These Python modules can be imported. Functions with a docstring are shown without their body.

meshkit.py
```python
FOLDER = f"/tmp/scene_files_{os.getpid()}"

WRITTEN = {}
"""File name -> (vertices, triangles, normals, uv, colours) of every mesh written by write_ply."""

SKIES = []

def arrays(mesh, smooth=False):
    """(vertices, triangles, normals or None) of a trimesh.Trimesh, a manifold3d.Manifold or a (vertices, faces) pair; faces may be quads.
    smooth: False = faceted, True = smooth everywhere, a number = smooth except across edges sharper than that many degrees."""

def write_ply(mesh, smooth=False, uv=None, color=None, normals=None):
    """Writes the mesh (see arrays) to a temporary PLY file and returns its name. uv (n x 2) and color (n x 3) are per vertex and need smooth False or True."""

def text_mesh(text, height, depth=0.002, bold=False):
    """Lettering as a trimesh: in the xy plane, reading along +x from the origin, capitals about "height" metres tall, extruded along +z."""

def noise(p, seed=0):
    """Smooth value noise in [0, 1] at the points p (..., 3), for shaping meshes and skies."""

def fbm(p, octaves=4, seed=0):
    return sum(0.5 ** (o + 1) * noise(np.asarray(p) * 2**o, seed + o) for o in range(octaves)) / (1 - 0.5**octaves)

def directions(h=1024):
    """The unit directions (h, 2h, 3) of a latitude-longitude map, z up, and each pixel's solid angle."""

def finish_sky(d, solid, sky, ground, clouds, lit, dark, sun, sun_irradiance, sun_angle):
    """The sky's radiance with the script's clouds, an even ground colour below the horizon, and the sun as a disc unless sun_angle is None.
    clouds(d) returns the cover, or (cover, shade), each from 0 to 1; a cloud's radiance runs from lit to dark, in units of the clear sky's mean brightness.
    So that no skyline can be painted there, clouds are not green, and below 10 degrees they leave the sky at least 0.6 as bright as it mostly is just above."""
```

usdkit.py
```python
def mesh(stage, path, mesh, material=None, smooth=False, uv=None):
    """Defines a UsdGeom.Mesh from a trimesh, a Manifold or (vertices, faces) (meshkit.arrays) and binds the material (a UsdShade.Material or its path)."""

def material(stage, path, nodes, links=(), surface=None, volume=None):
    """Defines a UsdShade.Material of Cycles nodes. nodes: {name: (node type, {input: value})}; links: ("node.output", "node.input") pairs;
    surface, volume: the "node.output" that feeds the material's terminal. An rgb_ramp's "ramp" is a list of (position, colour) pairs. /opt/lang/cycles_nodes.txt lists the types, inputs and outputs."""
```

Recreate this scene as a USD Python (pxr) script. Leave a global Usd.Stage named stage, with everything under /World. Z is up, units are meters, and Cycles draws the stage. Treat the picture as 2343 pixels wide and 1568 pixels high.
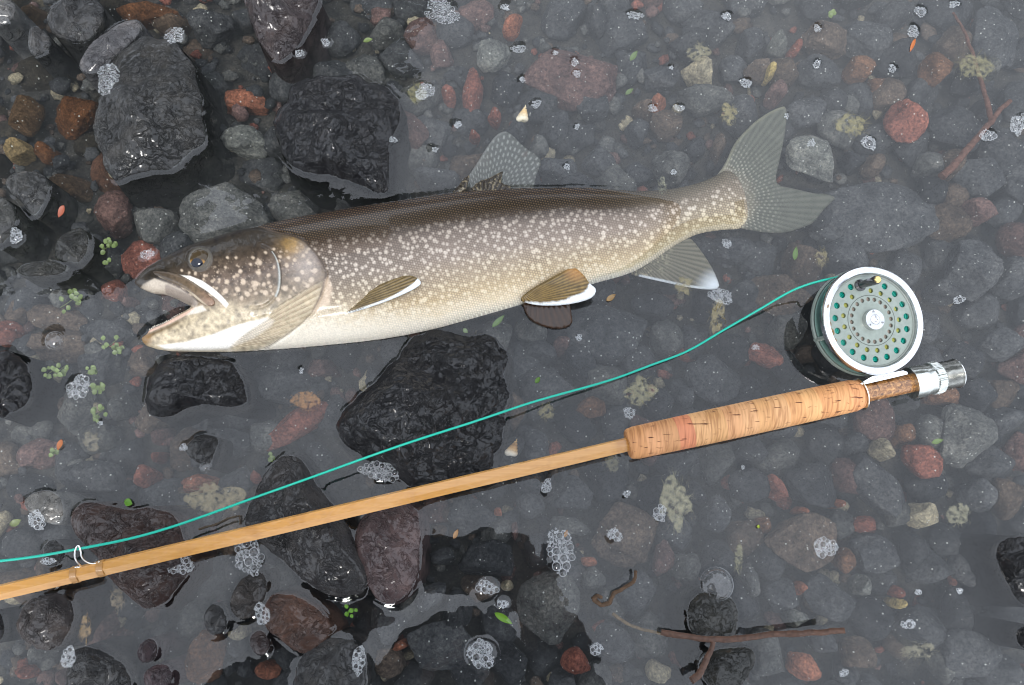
import math, random
import numpy as np, trimesh, shapely, usdkit, meshkit
import scipy.sparse as sp, scipy.sparse.linalg as spl
from scipy import ndimage
from scipy.spatial import cKDTree
from shapely.geometry import Polygon, LineString, Point
import manifold3d as m3
from pxr import Usd, UsdGeom, UsdLux, UsdShade, Gf, Sdf, Vt

# ------------------------------------------------------------------ camera, sky, light
stage = Usd.Stage.CreateInMemory()
UsdGeom.SetStageUpAxis(stage, 'Z'); UsdGeom.SetStageMetersPerUnit(stage, 1.0)
UsdGeom.Xform.Define(stage, '/World'); UsdGeom.Scope.Define(stage, '/World/Looks')
W, H, FL = 2343.0, 1568.0, 26.0
F = FL / 36 * W
TILT, DIST = math.radians(15), 0.575
CAM = np.array([0, -DIST * math.sin(TILT), DIST * math.cos(TILT)])
FWD = np.array([0, math.sin(TILT), -math.cos(TILT)]); UPV = np.array([0, math.cos(TILT), math.sin(TILT)]); RGT = np.array([1.0, 0, 0])
cam = UsdGeom.Camera.Define(stage, '/World/camera')
cam.AddTranslateOp().Set(Gf.Vec3d(*CAM)); cam.AddRotateXOp().Set(math.degrees(TILT))
cam.CreateHorizontalApertureAttr(36.0); cam.CreateVerticalApertureAttr(36.0 * 685 / 1024); cam.CreateFocalLengthAttr(FL)
cam.CreateClippingRangeAttr(Gf.Vec2f(0.02, 1000)); cam.CreateFocusDistanceAttr(DIST); cam.CreateFStopAttr(0.0)
EXPOSURE = 0.90
cam.CreateExposureAttr(EXPOSURE)
SUN_EL, SUN_AZ = math.radians(62), math.radians(200)      # azimuth from +y clockwise
L = '/World/Looks/'
usdkit.material(stage, L + 'sky_look', {
    'sky': ('sky_texture', {'sky_type': 'single_scattering', 'sun_disc': False, 'sun_elevation': SUN_EL, 'sun_rotation': SUN_AZ}),
    'tc': ('texture_coordinate', {}), 'sx': ('separate_xyz', {}),
    'n': ('noise_texture', {'scale': 2.2, 'detail': 5, 'roughness': 0.55}),
    'r': ('rgb_ramp', {'ramp': [(0.25, (0.80, 0.80, 0.80)), (0.65, (1, 1, 1))]}),
    'cl': ('rgb_ramp', {'ramp': [(0.3, (7.0, 7.6, 8.6)), (0.7, (10.4, 11.0, 12.1))]}),
    'el': ('math', {'math_type': 'multiply_add', 'value2': 0.30, 'value3': 0.70}),
    'vm': ('vector_math', {'math_type': 'scale'}),
    'mx': ('mix_color', {}), 'bg': ('background_shader', {'strength': 0.13})},
    [('tc.generated', 'n.vector'), ('n.fac', 'r.fac'), ('n.fac', 'cl.fac'), ('tc.generated', 'sx.vector'), ('sx.z', 'el.value1'),
     ('cl.color', 'vm.vector1'), ('el.value', 'vm.scale'), ('r.color', 'mx.fac'), ('sky.color', 'mx.a'), ('vm.vector', 'mx.b'), ('mx.result', 'bg.color')], surface='bg.background')
dome = UsdLux.DomeLight.Define(stage, '/World/sky_dome'); dome.CreateIntensityAttr(1.0)
UsdShade.MaterialBindingAPI.Apply(dome.GetPrim()).Bind(UsdShade.Material.Get(stage, L + 'sky_look'))
sun = UsdLux.DistantLight.Define(stage, '/World/sun')
sun.CreateIntensityAttr(0.32); sun.CreateAngleAttr(14.0); sun.CreateColorAttr(Gf.Vec3f(1.0, 0.965, 0.91)); sun.CreateNormalizeAttr(True)
_s = np.array([math.sin(SUN_AZ) * math.cos(SUN_EL), math.cos(SUN_AZ) * math.cos(SUN_EL), math.sin(SUN_EL)])
sun.AddOrientOp().Set(Gf.Quatf(Gf.Rotation(Gf.Vec3d(0, 0, 1), Gf.Vec3d(*_s)).GetQuat()))

# ------------------------------------------------------------------ helpers
def P(px, py, z=0.0):
    """the world point at height z that stands at the photograph's place (px, py)"""
    px, py, z = np.broadcast_arrays(np.asarray(px, float), np.asarray(py, float), np.asarray(z, float))
    d = FWD * F + (px - W / 2)[..., None] * RGT + (H / 2 - py)[..., None] * UPV
    t = (z - CAM[2]) / d[..., 2]
    return CAM + d * t[..., None]
def PIX(p):
    q = np.asarray(p) - CAM
    w = q @ FWD
    return np.stack([W / 2 + F * (q @ RGT) / w, H / 2 - F * (q @ UPV) / w], -1)
MM = DIST / F                                               # metres to one picture unit at the water
USED = {}
def numbered(parent, name):
    k = (parent, name); n = USED.get(k, 0); USED[k] = n + 1
    return f'{parent}/{name}' if n == 0 else f'{parent}/{name}_{n:03d}'
LABELS = {}
def tag(p, label=None, cat=None, group=None, kind=None):
    for k, v in (('label', label), ('category', cat), ('group', group), ('kind', kind)):
        if v: p.SetCustomDataByKey(k, v)
    if label and not group: assert label not in LABELS, label; LABELS[label] = 1
    return p
def path_of(parent): return '/World' if parent is None else str(parent.GetPath())
def obj(name, mesh, mat, parent=None, smooth=30, col=None, tint=None):
    m = usdkit.mesh(stage, numbered(path_of(parent), name), mesh, L + mat, smooth=smooth)
    if col is not None:
        pv = UsdGeom.PrimvarsAPI(m).CreatePrimvar('col', Sdf.ValueTypeNames.Color3fArray, 'vertex'); pv.Set(Vt.Vec3fArray.FromNumpy(np.asarray(col, np.float32)))
    if tint is not None:
        t = Vt.Vec3fArray.FromNumpy(np.tile(np.asarray(tint, np.float32), (len(m.GetPointsAttr().Get()), 1)))
        UsdGeom.PrimvarsAPI(m).CreatePrimvar('col', Sdf.ValueTypeNames.Color3fArray, 'vertex').Set(t)
    return m.GetPrim()
def thing(name, label, cat, group=None):
    p = UsdGeom.Xform.Define(stage, numbered('/World', name)).GetPrim()
    return tag(p, label, cat, group)
def cat_mesh(ms): return trimesh.util.concatenate(ms)
def tm(v, f): return trimesh.Trimesh(np.asarray(v, float), np.asarray(f, int), process=False)
def smoothstep(a, b, x):
    t = np.clip((x - a) / (b - a), 0, 1); return t * t * (3 - 2 * t)
def tube(pts, r, sides=8, cap=True):
    p = np.asarray(pts, float); n = len(p)
    r = np.broadcast_to(np.asarray(r, float), (n,))
    t = np.gradient(p, axis=0); t /= np.linalg.norm(t, axis=1, keepdims=True) + 1e-12
    ref = np.array([0, 0, 1.0]) if abs(t[:, 2]).mean() < 0.8 else np.array([1.0, 0, 0])
    a = np.cross(t, ref); a /= np.linalg.norm(a, axis=1, keepdims=True) + 1e-12
    b = np.cross(a, t); ang = np.arange(sides) * 2 * np.pi / sides
    v = p[:, None] + r[:, None, None] * (np.cos(ang)[None, :, None] * a[:, None] + np.sin(ang)[None, :, None] * b[:, None])
    i, j = np.meshgrid(np.arange(n - 1), np.arange(sides), indexing='ij'); j2 = (j + 1) % sides
    q = np.stack([i * sides + j, (i + 1) * sides + j, (i + 1) * sides + j2, i * sides + j2], -1).reshape(-1, 4)
    f = np.vstack([q[:, [0, 2, 1]], q[:, [0, 3, 2]]]); v = v.reshape(-1, 3)
    if cap:
        v = np.vstack([v, p[0], p[-1]]); c0, c1 = len(v) - 2, len(v) - 1; k = np.arange(sides); k2 = (k + 1) % sides; e = (n - 1) * sides
        f = np.vstack([f, np.stack([np.full(sides, c0), k, k2], 1), np.stack([np.full(sides, c1), e + k2, e + k], 1)])
    m = tm(v, f); trimesh.repair.fix_normals(m); return m
def spline(pts, n):
    from scipy.interpolate import CubicSpline
    p = np.asarray(pts, float); d = np.r_[0, np.cumsum(np.linalg.norm(np.diff(p, axis=0), axis=1))]
    return CubicSpline(d, p)(np.linspace(0, d[-1], n))
def revolve(profile, sides=48):
    """profile of (r, h) pairs turned round local z"""
    p = np.asarray(profile, float); a = np.arange(sides) * 2 * np.pi / sides
    v = np.stack([p[:, 0:1] * np.cos(a), p[:, 0:1] * np.sin(a), np.repeat(p[:, 1:2], sides, 1)], -1).reshape(-1, 3)
    i, j = np.meshgrid(np.arange(len(p) - 1), np.arange(sides), indexing='ij'); j2 = (j + 1) % sides
    q = np.stack([i * sides + j, i * sides + j2, (i + 1) * sides + j2, (i + 1) * sides + j], -1).reshape(-1, 4)
    m = tm(v, np.vstack([q[:, [0, 1, 2]], q[:, [0, 2, 3]]])); return m
def frame(origin, z, xhint=(1, 0, 0)):
    z = np.asarray(z, float); z = z / np.linalg.norm(z); x = np.asarray(xhint, float); x = x - z * (x @ z); x /= np.linalg.norm(x)
    M = np.eye(4); M[:3, 0], M[:3, 1], M[:3, 2], M[:3, 3] = x, np.cross(z, x), z, origin; return M
def moved(m, M): m = m.copy(); m.apply_transform(M); return m
def sdist(poly, x, y):
    """signed distance to a polygon (positive inside), for arrays"""
    q = np.asarray(poly, float); pts = np.stack([np.ravel(x), np.ravel(y)], 1); best = np.full(len(pts), 1e9)
    for a, b in zip(q, np.roll(q, -1, 0)):
        ab = b - a; t = np.clip(((pts - a) @ ab) / (ab @ ab + 1e-12), 0, 1)
        best = np.minimum(best, np.linalg.norm(pts - a - t[:, None] * ab, axis=1))
    ins = shapely.contains_xy(Polygon(q).buffer(0), pts[:, 0], pts[:, 1])
    return np.where(ins, best, -best).reshape(np.shape(x))
def ldist(line, x, y):
    q = np.asarray(line, float); pts = np.stack([np.ravel(x), np.ravel(y)], 1); best = np.full(len(pts), 1e9)
    for a, b in zip(q[:-1], q[1:]):
        ab = b - a; t = np.clip(((pts - a) @ ab) / (ab @ ab + 1e-12), 0, 1)
        best = np.minimum(best, np.linalg.norm(pts - a - t[:, None] * ab, axis=1))
    return best.reshape(np.shape(x))
def smooth_poly(pts, n=None, rounds=2):
    p = np.asarray(pts, float)
    for _ in range(rounds):
        q = np.roll(p, -1, 0); p = np.stack([0.75 * p + 0.25 * q, 0.25 * p + 0.75 * q], 1).reshape(-1, 2)
    return p
def inflate(poly, step):
    """a grid over the polygon with its swollen height: (x, y, swell, faces, boundary flags); swell of a strip of half width w is sqrt(w^2 - s^2)"""
    pg = Polygon(poly).buffer(0); x0, y0, x1, y1 = pg.bounds
    gx, gy = np.arange(x0 - step, x1 + 2 * step, step), np.arange(y0 - step, y1 + 2 * step, step)
    X, Y = np.meshgrid(gx, gy); M = shapely.contains_xy(pg, X, Y)
    Q = M[:-1, :-1] & M[1:, :-1] & M[:-1, 1:] & M[1:, 1:]
    use = np.zeros_like(M); use[:-1, :-1] |= Q; use[1:, :-1] |= Q; use[:-1, 1:] |= Q; use[1:, 1:] |= Q
    inner = use.copy(); E = np.pad(Q, 1); inner &= E[:-1, :-1] & E[1:, :-1] & E[:-1, 1:] & E[1:, 1:]
    n = int(inner.sum()); idn = np.full(M.shape, -1); idn[inner] = np.arange(n)
    I, J = np.nonzero(inner); rows, cols = [], []
    for di, dj in ((0, 1), (0, -1), (1, 0), (-1, 0)):
        k = idn[I + di, J + dj]; ok = k >= 0; rows.append(idn[I, J][ok]); cols.append(k[ok])
    A = sp.csr_matrix((np.full(sum(map(len, rows)), -1.0), (np.concatenate(rows), np.concatenate(cols))), (n, n)) + sp.eye(n) * 4
    h = spl.spsolve(A.tocsc(), np.full(n, step * step)) if n else np.zeros(0)
    Hh = np.zeros(M.shape); Hh[inner] = np.sqrt(np.maximum(2 * h, 0))
    vid = np.full(M.shape, -1); vid[use] = np.arange(int(use.sum()))
    qi, qj = np.nonzero(Q)
    a, b, c, d = vid[qi, qj], vid[qi, qj + 1], vid[qi + 1, qj + 1], vid[qi + 1, qj]
    f = np.vstack([np.stack([a, c, b], 1), np.stack([a, d, c], 1)])          # y grows downwards in the picture: these face up
    x, y, hh, bd = X[use], Y[use], Hh[use], ~inner[use]
    ring = pg.exterior; at = shapely.line_locate_point(ring, shapely.points(x[bd], y[bd])); pp = shapely.line_interpolate_point(ring, at)
    x, y = x.copy(), y.copy(); x[bd], y[bd] = shapely.get_x(pp), shapely.get_y(pp)
    return x, y, hh, f, bd
def closed_sheet(top, bottom, f, bd):
    """top and bottom point arrays over the same grid, joined along the boundary"""
    n = len(top); inner = ~bd; m = np.where(inner, np.cumsum(inner) - 1 + n, np.arange(n))
    return np.vstack([top, bottom[inner]]), np.vstack([f, m[f][:, ::-1]]), np.r_[np.arange(n), np.nonzero(inner)[0]]
def interp_ramp(s, stops):
    xs = [a for a, _ in stops]; cs = np.array([c for _, c in stops]); return np.stack([np.interp(s, xs, cs[:, k]) for k in range(3)], -1)
def lerp(a, b, t): return a + (np.asarray(b) - a) * np.asarray(t)[..., None]

# ------------------------------------------------------------------ materials
def mat(name, nodes, links, surface='p.BSDF', volume=None): return usdkit.material(stage, L + name, nodes, links, surface=surface, volume=volume)
mat('water', {'lw': ('layer_weight', {'blend': 0.5}), 'pw': ('math', {'math_type': 'power', 'value2': 5.0}), 'ma': ('math', {'math_type': 'multiply_add', 'value2': 0.963, 'value3': 0.037}),
     't': ('transparent_bsdf', {'color': (0.97, 0.985, 0.985)}), 'g': ('glossy_bsdf', {'color': (1, 1, 1), 'roughness': 0.0}), 'mx': ('mix_closure', {}),
     'v': ('principled_volume', {'color': (0.65, 0.66, 0.67), 'density': 1.25, 'anisotropy': 0.3})},
    [('lw.facing', 'pw.value1'), ('pw.value', 'ma.value1'), ('ma.value', 'mx.fac'), ('t.BSDF', 'mx.closure1'), ('g.BSDF', 'mx.closure2')], 'mx.closure', 'v.volume')
def rocky(name, rough, bumpd, wet, scale=1.0, speck=0.0):
    mat(name, {'a': ('attribute', {'attribute': 'col'}), 'g': ('geometry', {}),
        'n1': ('noise_texture', {'scale': 60 * scale, 'detail': 6, 'roughness': 0.6}), 'r1': ('rgb_ramp', {'ramp': [(0.3, (0.5, 0.5, 0.52)), (0.5, (0.95, 0.95, 0.95)), (0.72, (1.5, 1.45, 1.4))]}),
        'mu': ('mix_color', {'blend_type': 'multiply', 'fac': 1.0, 'use_clamp': False}), 'rf': ('rgb_ramp', {'ramp': [(0.32, (0.45, 0.45, 0.46)), (0.5, (1.0, 1.0, 1.0)), (0.68, (1.75, 1.7, 1.6))]}), 'mf': ('mix_color', {'blend_type': 'multiply', 'fac': 1.0, 'use_clamp': False}),
        'v': ('voronoi_texture', {'scale': 300 * scale}), 'vs': ('separate_color', {}), 'vr': ('map_range', {'range_type': 'smoothstep', 'from_min': 0.55, 'from_max': 1.0, 'to_min': 0.0, 'to_max': 0.26}), 'n3': ('math', {'math_type': 'subtract'}),
        'sr': ('rgb_ramp', {'ramp': [(0.0, (0, 0, 0)), (0.08, (1, 1, 1))]}), 'sk': ('mix_color', {'b': (0.42, 0.42, 0.39)}), 'sm': ('math', {'math_type': 'multiply', 'value2': speck}),
        'n2': ('noise_texture', {'scale': 420 * scale, 'detail': 5, 'roughness': 0.65, 'distortion': 0.6}), 'n4': ('noise_texture', {'scale': 130 * scale, 'detail': 4, 'roughness': 0.6, 'distortion': 1.2}),
        'ad': ('math', {'math_type': 'multiply_add', 'value2': 0.35}),
        'b': ('bump', {'strength': 0.9, 'distance': bumpd}), 'rr': ('rgb_ramp', {'ramp': [(0.35, (rough * 0.5,) * 3), (0.65, (rough * 1.3,) * 3)]}),
        'p': ('principled_bsdf', {'specular_ior_level': 0.03})},
        [('g.position', 'n1.vector'), ('g.position', 'n2.vector'), ('g.position', 'v.vector'), ('v.color', 'vs.color'), ('vs.r', 'vr.value'), ('vr.result', 'n3.value1'), ('v.distance', 'n3.value2'), ('g.position', 'n4.vector'), ('n1.fac', 'r1.fac'), ('a.color', 'mu.a'), ('r1.color', 'mu.b'),
         ('n3.value', 'sr.fac'), ('sr.color', 'sm.value1'), ('n2.fac', 'rf.fac'), ('mu.result', 'mf.a'), ('rf.color', 'mf.b'), ('mf.result', 'sk.a'), ('sm.value', 'sk.fac'), ('sk.result', 'p.base_color'),
         ('n2.fac', 'ad.value1'), ('n4.fac', 'ad.value3'), ('ad.value', 'b.height'), ('b.normal', 'p.normal'), ('n1.fac', 'rr.fac'), ('rr.color', 'p.roughness')])
mat('wet_rock', {'a': ('attribute', {'attribute': 'col'}), 'g': ('geometry', {}),
     'n1': ('noise_texture', {'scale': 60, 'detail': 6, 'roughness': 0.6}), 'r1': ('rgb_ramp', {'ramp': [(0.3, (0.45, 0.45, 0.47)), (0.5, (0.95, 0.95, 0.95)), (0.72, (1.6, 1.5, 1.4))]}), 'mu': ('mix_color', {'blend_type': 'multiply', 'fac': 1.0, 'use_clamp': False}),
     'n2': ('noise_texture', {'scale': 88, 'detail': 5, 'roughness': 0.62, 'distortion': 1.0}), 'pool': ('map_range', {'range_type': 'smoothstep', 'from_min': 0.50, 'from_max': 0.63, 'to_min': 0.0, 'to_max': 1.0}),
     'n3': ('noise_texture', {'scale': 330, 'detail': 4, 'roughness': 0.6, 'distortion': 0.5}), 'pool2': ('map_range', {'range_type': 'smoothstep', 'from_min': 0.52, 'from_max': 0.64, 'to_min': 0.0, 'to_max': 0.26}), 'ad': ('math', {'math_type': 'add'}),
     'b': ('bump', {'strength': 1.0, 'distance': 0.0015}), 'rr': ('rgb_ramp', {'ramp': [(0.35, (0.05,) * 3), (0.7, (0.2,) * 3)]}), 'sz': ('separate_xyz', {}), 'dry': ('map_range', {'from_min': -0.0012, 'from_max': 0.0006, 'to_min': 0.0, 'to_max': 0.37, 'clamp': True}), 'p': ('principled_bsdf', {})},
    [('g.position', 'sz.vector'), ('sz.z', 'dry.value'), ('dry.result', 'p.specular_ior_level'), ('g.position', 'n1.vector'), ('g.position', 'n2.vector'), ('g.position', 'n3.vector'), ('n1.fac', 'r1.fac'), ('a.color', 'mu.a'), ('r1.color', 'mu.b'), ('mu.result', 'p.base_color'), ('n2.fac', 'pool.value'), ('n3.fac', 'pool2.value'),
     ('pool.result', 'ad.value1'), ('pool2.result', 'ad.value2'), ('ad.value', 'b.height'), ('b.normal', 'p.normal'), ('n1.fac', 'rr.fac'), ('rr.color', 'p.roughness')])
rocky('bed_stone', 0.75, 0.0020, False, 1.0, 0.75)
rocky('bed_gravel', 0.8, 0.0015, False, 1.3, 0.3)
def colored(name, rough, coat=0.0, metallic=0.0, bump=0.0, bscale=500, spec=0.5, noise=0.0):
    mat(name, {'a': ('attribute', {'attribute': 'col'}), 'g': ('geometry', {}), 'n': ('noise_texture', {'scale': bscale, 'detail': 4}),
        'r': ('rgb_ramp', {'ramp': [(0.3, (1 - noise,) * 3), (0.7, (1 + noise,) * 3)]}), 'mu': ('mix_color', {'blend_type': 'multiply', 'fac': 1.0, 'use_clamp': False}),
        'sz': ('separate_xyz', {}), 'dry': ('map_range', {'from_min': -0.0015, 'from_max': 0.0008, 'to_min': 0.0, 'to_max': spec, 'clamp': True}), 'dc': ('map_range', {'from_min': -0.0015, 'from_max': 0.0008, 'to_min': 0.0, 'to_max': coat, 'clamp': True}),
        'b': ('bump', {'strength': 0.6, 'distance': bump}), 'p': ('principled_bsdf', {'roughness': rough, 'metallic': metallic, 'coat_roughness': 0.06})},
        [('g.position', 'sz.vector'), ('sz.z', 'dry.value'), ('sz.z', 'dc.value'), ('dry.result', 'p.specular_ior_level'), ('dc.result', 'p.coat_weight'), ('g.position', 'n.vector'), ('n.fac', 'r.fac'), ('a.color', 'mu.a'), ('r.color', 'mu.b'), ('mu.result', 'p.base_color'), ('n.fac', 'b.height')] + ([('b.normal', 'p.normal')] if bump else []))
colored('fish_skin', 0.27, 0.28, 0, 0.00035, 700, 0.35, 0.12)
colored('enamel', 0.35, 0.2, 0, 0.0001, 300, 0.5, 0.10)
colored('aluminium', 0.20, 0, 1.0, 0.0002, 260, 0.5, 0.14)
colored('black_gloss', 0.18, 0.5, 0, 0)
colored('line_coating', 0.38, 0.1, 0, 0)
colored('eye_surface', 0.08, 0, 0, 0, 500, 0.35)
colored('cloth', 0.9, 0, 0, 0.002, 200, 0.2, 0.2)
colored('bark', 0.7, 0.1, 0, 0.001, 350, 0.4, 0.35)
colored('shell', 0.35, 0.3, 0, 0.0003, 500, 0.5, 0.12)
mat('fin_membrane', {'a': ('attribute', {'attribute': 'col'}), 'p': ('principled_bsdf', {'roughness': 0.35}), 't': ('transparent_bsdf', {}), 'tl': ('translucent_bsdf', {}),
     'm1': ('mix_closure', {'fac': 0.3}), 'm2': ('mix_closure', {'fac': 0.6})},
    [('a.color', 'p.base_color'), ('a.color', 'tl.color'), ('p.BSDF', 'm1.closure1'), ('tl.BSDF', 'm1.closure2'), ('m1.closure', 'm2.closure1'), ('t.BSDF', 'm2.closure2')], 'm2.closure')
mat('fin_thick', {'a': ('attribute', {'attribute': 'col'}), 'p': ('principled_bsdf', {'roughness': 0.35, 'specular_ior_level': 0.1}), 't': ('transparent_bsdf', {}), 'm2': ('mix_closure', {'fac': 0.25})},
    [('a.color', 'p.base_color'), ('p.BSDF', 'm2.closure1'), ('t.BSDF', 'm2.closure2')], 'm2.closure')
mat('leaf', {'a': ('attribute', {'attribute': 'col'}), 'p': ('principled_bsdf', {'roughness': 0.4}), 'tl': ('translucent_bsdf', {}), 'm1': ('mix_closure', {'fac': 0.3})},
    [('a.color', 'p.base_color'), ('a.color', 'tl.color'), ('p.BSDF', 'm1.closure1'), ('tl.BSDF', 'm1.closure2')], 'm1.closure')
mat('algae', {'a': ('attribute', {'attribute': 'col'}), 'p': ('diffuse_bsdf', {}), 't': ('transparent_bsdf', {}), 'g': ('geometry', {}), 'n': ('noise_texture', {'scale': 260, 'detail': 4}),
     'r': ('rgb_ramp', {'ramp': [(0.35, (0.45,) * 3), (0.60, (1.0,) * 3)]}), 'm2': ('mix_closure', {})},
    [('a.color', 'p.color'), ('g.position', 'n.vector'), ('n.fac', 'r.fac'), ('r.color', 'm2.fac'), ('p.BSDF', 'm2.closure1'), ('t.BSDF', 'm2.closure2')], 'm2.closure')
mat('bubble_film', {'lw': ('layer_weight', {'blend': 0.5}), 'r': ('rgb_ramp', {'ramp': [(0.0, (0.05,) * 3), (0.45, (0.08,) * 3), (0.72, (0.22,) * 3), (0.92, (0.60,) * 3), (1.0, (0.75,) * 3)]}),
     't': ('transparent_bsdf', {}), 'g': ('glossy_bsdf', {'roughness': 0.02, 'color': (1, 1, 1)}), 'd': ('diffuse_bsdf', {'color': (0.36, 0.37, 0.38)}), 'mg': ('mix_closure', {}), 'mx': ('mix_closure', {}),
     'r2': ('rgb_ramp', {'ramp': [(0.35, (0,) * 3), (0.8, (0.75,) * 3)]})},
    [('lw.facing', 'r.fac'), ('lw.facing', 'r2.fac'), ('r.color', 'mx.fac'), ('r2.color', 'mg.fac'), ('g.BSDF', 'mg.closure1'), ('d.BSDF', 'mg.closure2'), ('t.BSDF', 'mx.closure1'), ('mg.closure', 'mx.closure2')], 'mx.closure')
mat('foam_rim', {'d': ('diffuse_bsdf', {'color': (0.50, 0.52, 0.53)}), 't': ('transparent_bsdf', {}), 'm': ('mix_closure', {'fac': 0.72})}, [('d.BSDF', 'm.closure1'), ('t.BSDF', 'm.closure2')], 'm.closure')
mat('clear_cornea', {'lw': ('layer_weight', {'blend': 0.5}), 'pw': ('math', {'math_type': 'power', 'value2': 4.0}), 'ma': ('math', {'math_type': 'multiply_add', 'value2': 0.6, 'value3': 0.05}), 't': ('transparent_bsdf', {'color': (0.95, 0.95, 0.93)}), 'g': ('glossy_bsdf', {'roughness': 0.02}), 'mx': ('mix_closure', {})},
    [('lw.facing', 'pw.value1'), ('pw.value', 'ma.value1'), ('ma.value', 'mx.fac'), ('t.BSDF', 'mx.closure1'), ('g.BSDF', 'mx.closure2')], 'mx.closure')

rng = np.random.default_rng(7)
# ------------------------------------------------------------------ the setting: bed, water
def bed_z(x, y):
    p = np.stack([x, y, np.zeros_like(x)], -1)
    near = -0.060 + 0.012 * (meshkit.fbm(p * 9, 3, 3) - 0.5) - 0.012 * np.clip(x / 0.4, -1, 1)
    bank = 0.9 * smoothstep(1.6, 5.0, y) + 1.6 * smoothstep(4, 40, y)
    return near + bank + np.where(y > 1.6, 0.15 * meshkit.fbm(p * 1.3, 3, 4), 0)
gx = np.r_[-60, -30, -15, -8, -4, -2, -1.2, -0.8, np.arange(-0.56, 0.5601, 0.008), 0.8, 1.2, 2, 4, 8, 15, 30, 60]
gy = np.r_[-60, -30, -15, -8, -4, -2, -1.2, -0.8, np.arange(-0.48, 0.4801, 0.008), 0.8, 1.2, 1.6, 2, 2.6, 3.3, 4, 5, 8, 12, 20, 40, 60]
def grid_faces(nx, ny):
    i, j = np.meshgrid(np.arange(ny - 1), np.arange(nx - 1), indexing='ij'); a = i * nx + j
    a = a.ravel(); return np.vstack([np.stack([a, a + 1, a + nx + 1], 1), np.stack([a, a + nx + 1, a + nx], 1)])
X, Y = np.meshgrid(gx, gy)
V = np.stack([X, Y, bed_z(X, Y)], -1).reshape(-1, 3)
tag(obj('stream_bed', tm(V, grid_faces(len(gx), len(gy))), 'bed_gravel', smooth=True, tint=(0.035, 0.033, 0.030)), 'dark silty stream bed under the stones', 'stream bed', kind='structure')
WATER_MASK = []                                             # polygons (world xy) that break the surface, with the height of the water's rim there

# ------------------------------------------------------------------ the trout
def Z4(*c): return [((300 + a / 3.905) / 1.067, (540 + b / 3.905) / 1.067) for a, b in c]
TOP = [(307.6, 642), (330, 618), (360, 600), (400, 581), (440, 563), (500, 545), (560, 528), (620, 513), (680, 500), (750, 488), (830, 474), (920, 461), (1000, 449), (1060, 440), (1130, 435), (1200, 433), (1270, 432), (1340, 431), (1400, 435), (1450, 438), (1500, 437), (1550, 431), (1600, 419), (1635, 404), (1662, 388)]
BOT = [(330, 790), (370, 803), (450, 806), (540, 805), (620, 800), (700, 794), (800, 785), (900, 773), (1000, 752), (1060, 735), (1120, 718), (1180, 701), (1230, 686), (1300, 666), (1370, 646), (1440, 627), (1480, 606), (1530, 572), (1570, 547), (1600, 534), (1650, 526), (1700, 524)]
TAILEND = [(1684, 398), (1702, 430), (1712, 470), (1714, 505)]
JAW = Z4((270, 1222), (195, 1165), (172, 1112), (232, 1078), (246, 1045), (300, 1012), (380, 985), (450, 950), (550, 890), (640, 850), (700, 828))
PALATE = Z4((650, 812), (570, 772), (500, 738), (440, 712), (385, 700), (300, 696), (205, 660), (150, 628), (120, 602))
BODY = [TOP[0]] + TOP[1:] + TAILEND + BOT[::-1] + JAW + PALATE
body_poly = Polygon(smooth_poly(BODY, rounds=1)).buffer(0)
bx, by, bh, bf, bbd = inflate(body_poly.exterior.coords[:-1], 1.6)
def z_mid(x): return np.interp(x, [300, 900, 1300, 1560, 1720, 1920], [0.004, 0.003, -0.002, -0.0135, -0.020, -0.024])
topx, topy = np.array(TOP + [(1720, 380)]).T; botx, boty = np.array(BOT + [(1725, 524)]).T
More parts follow.
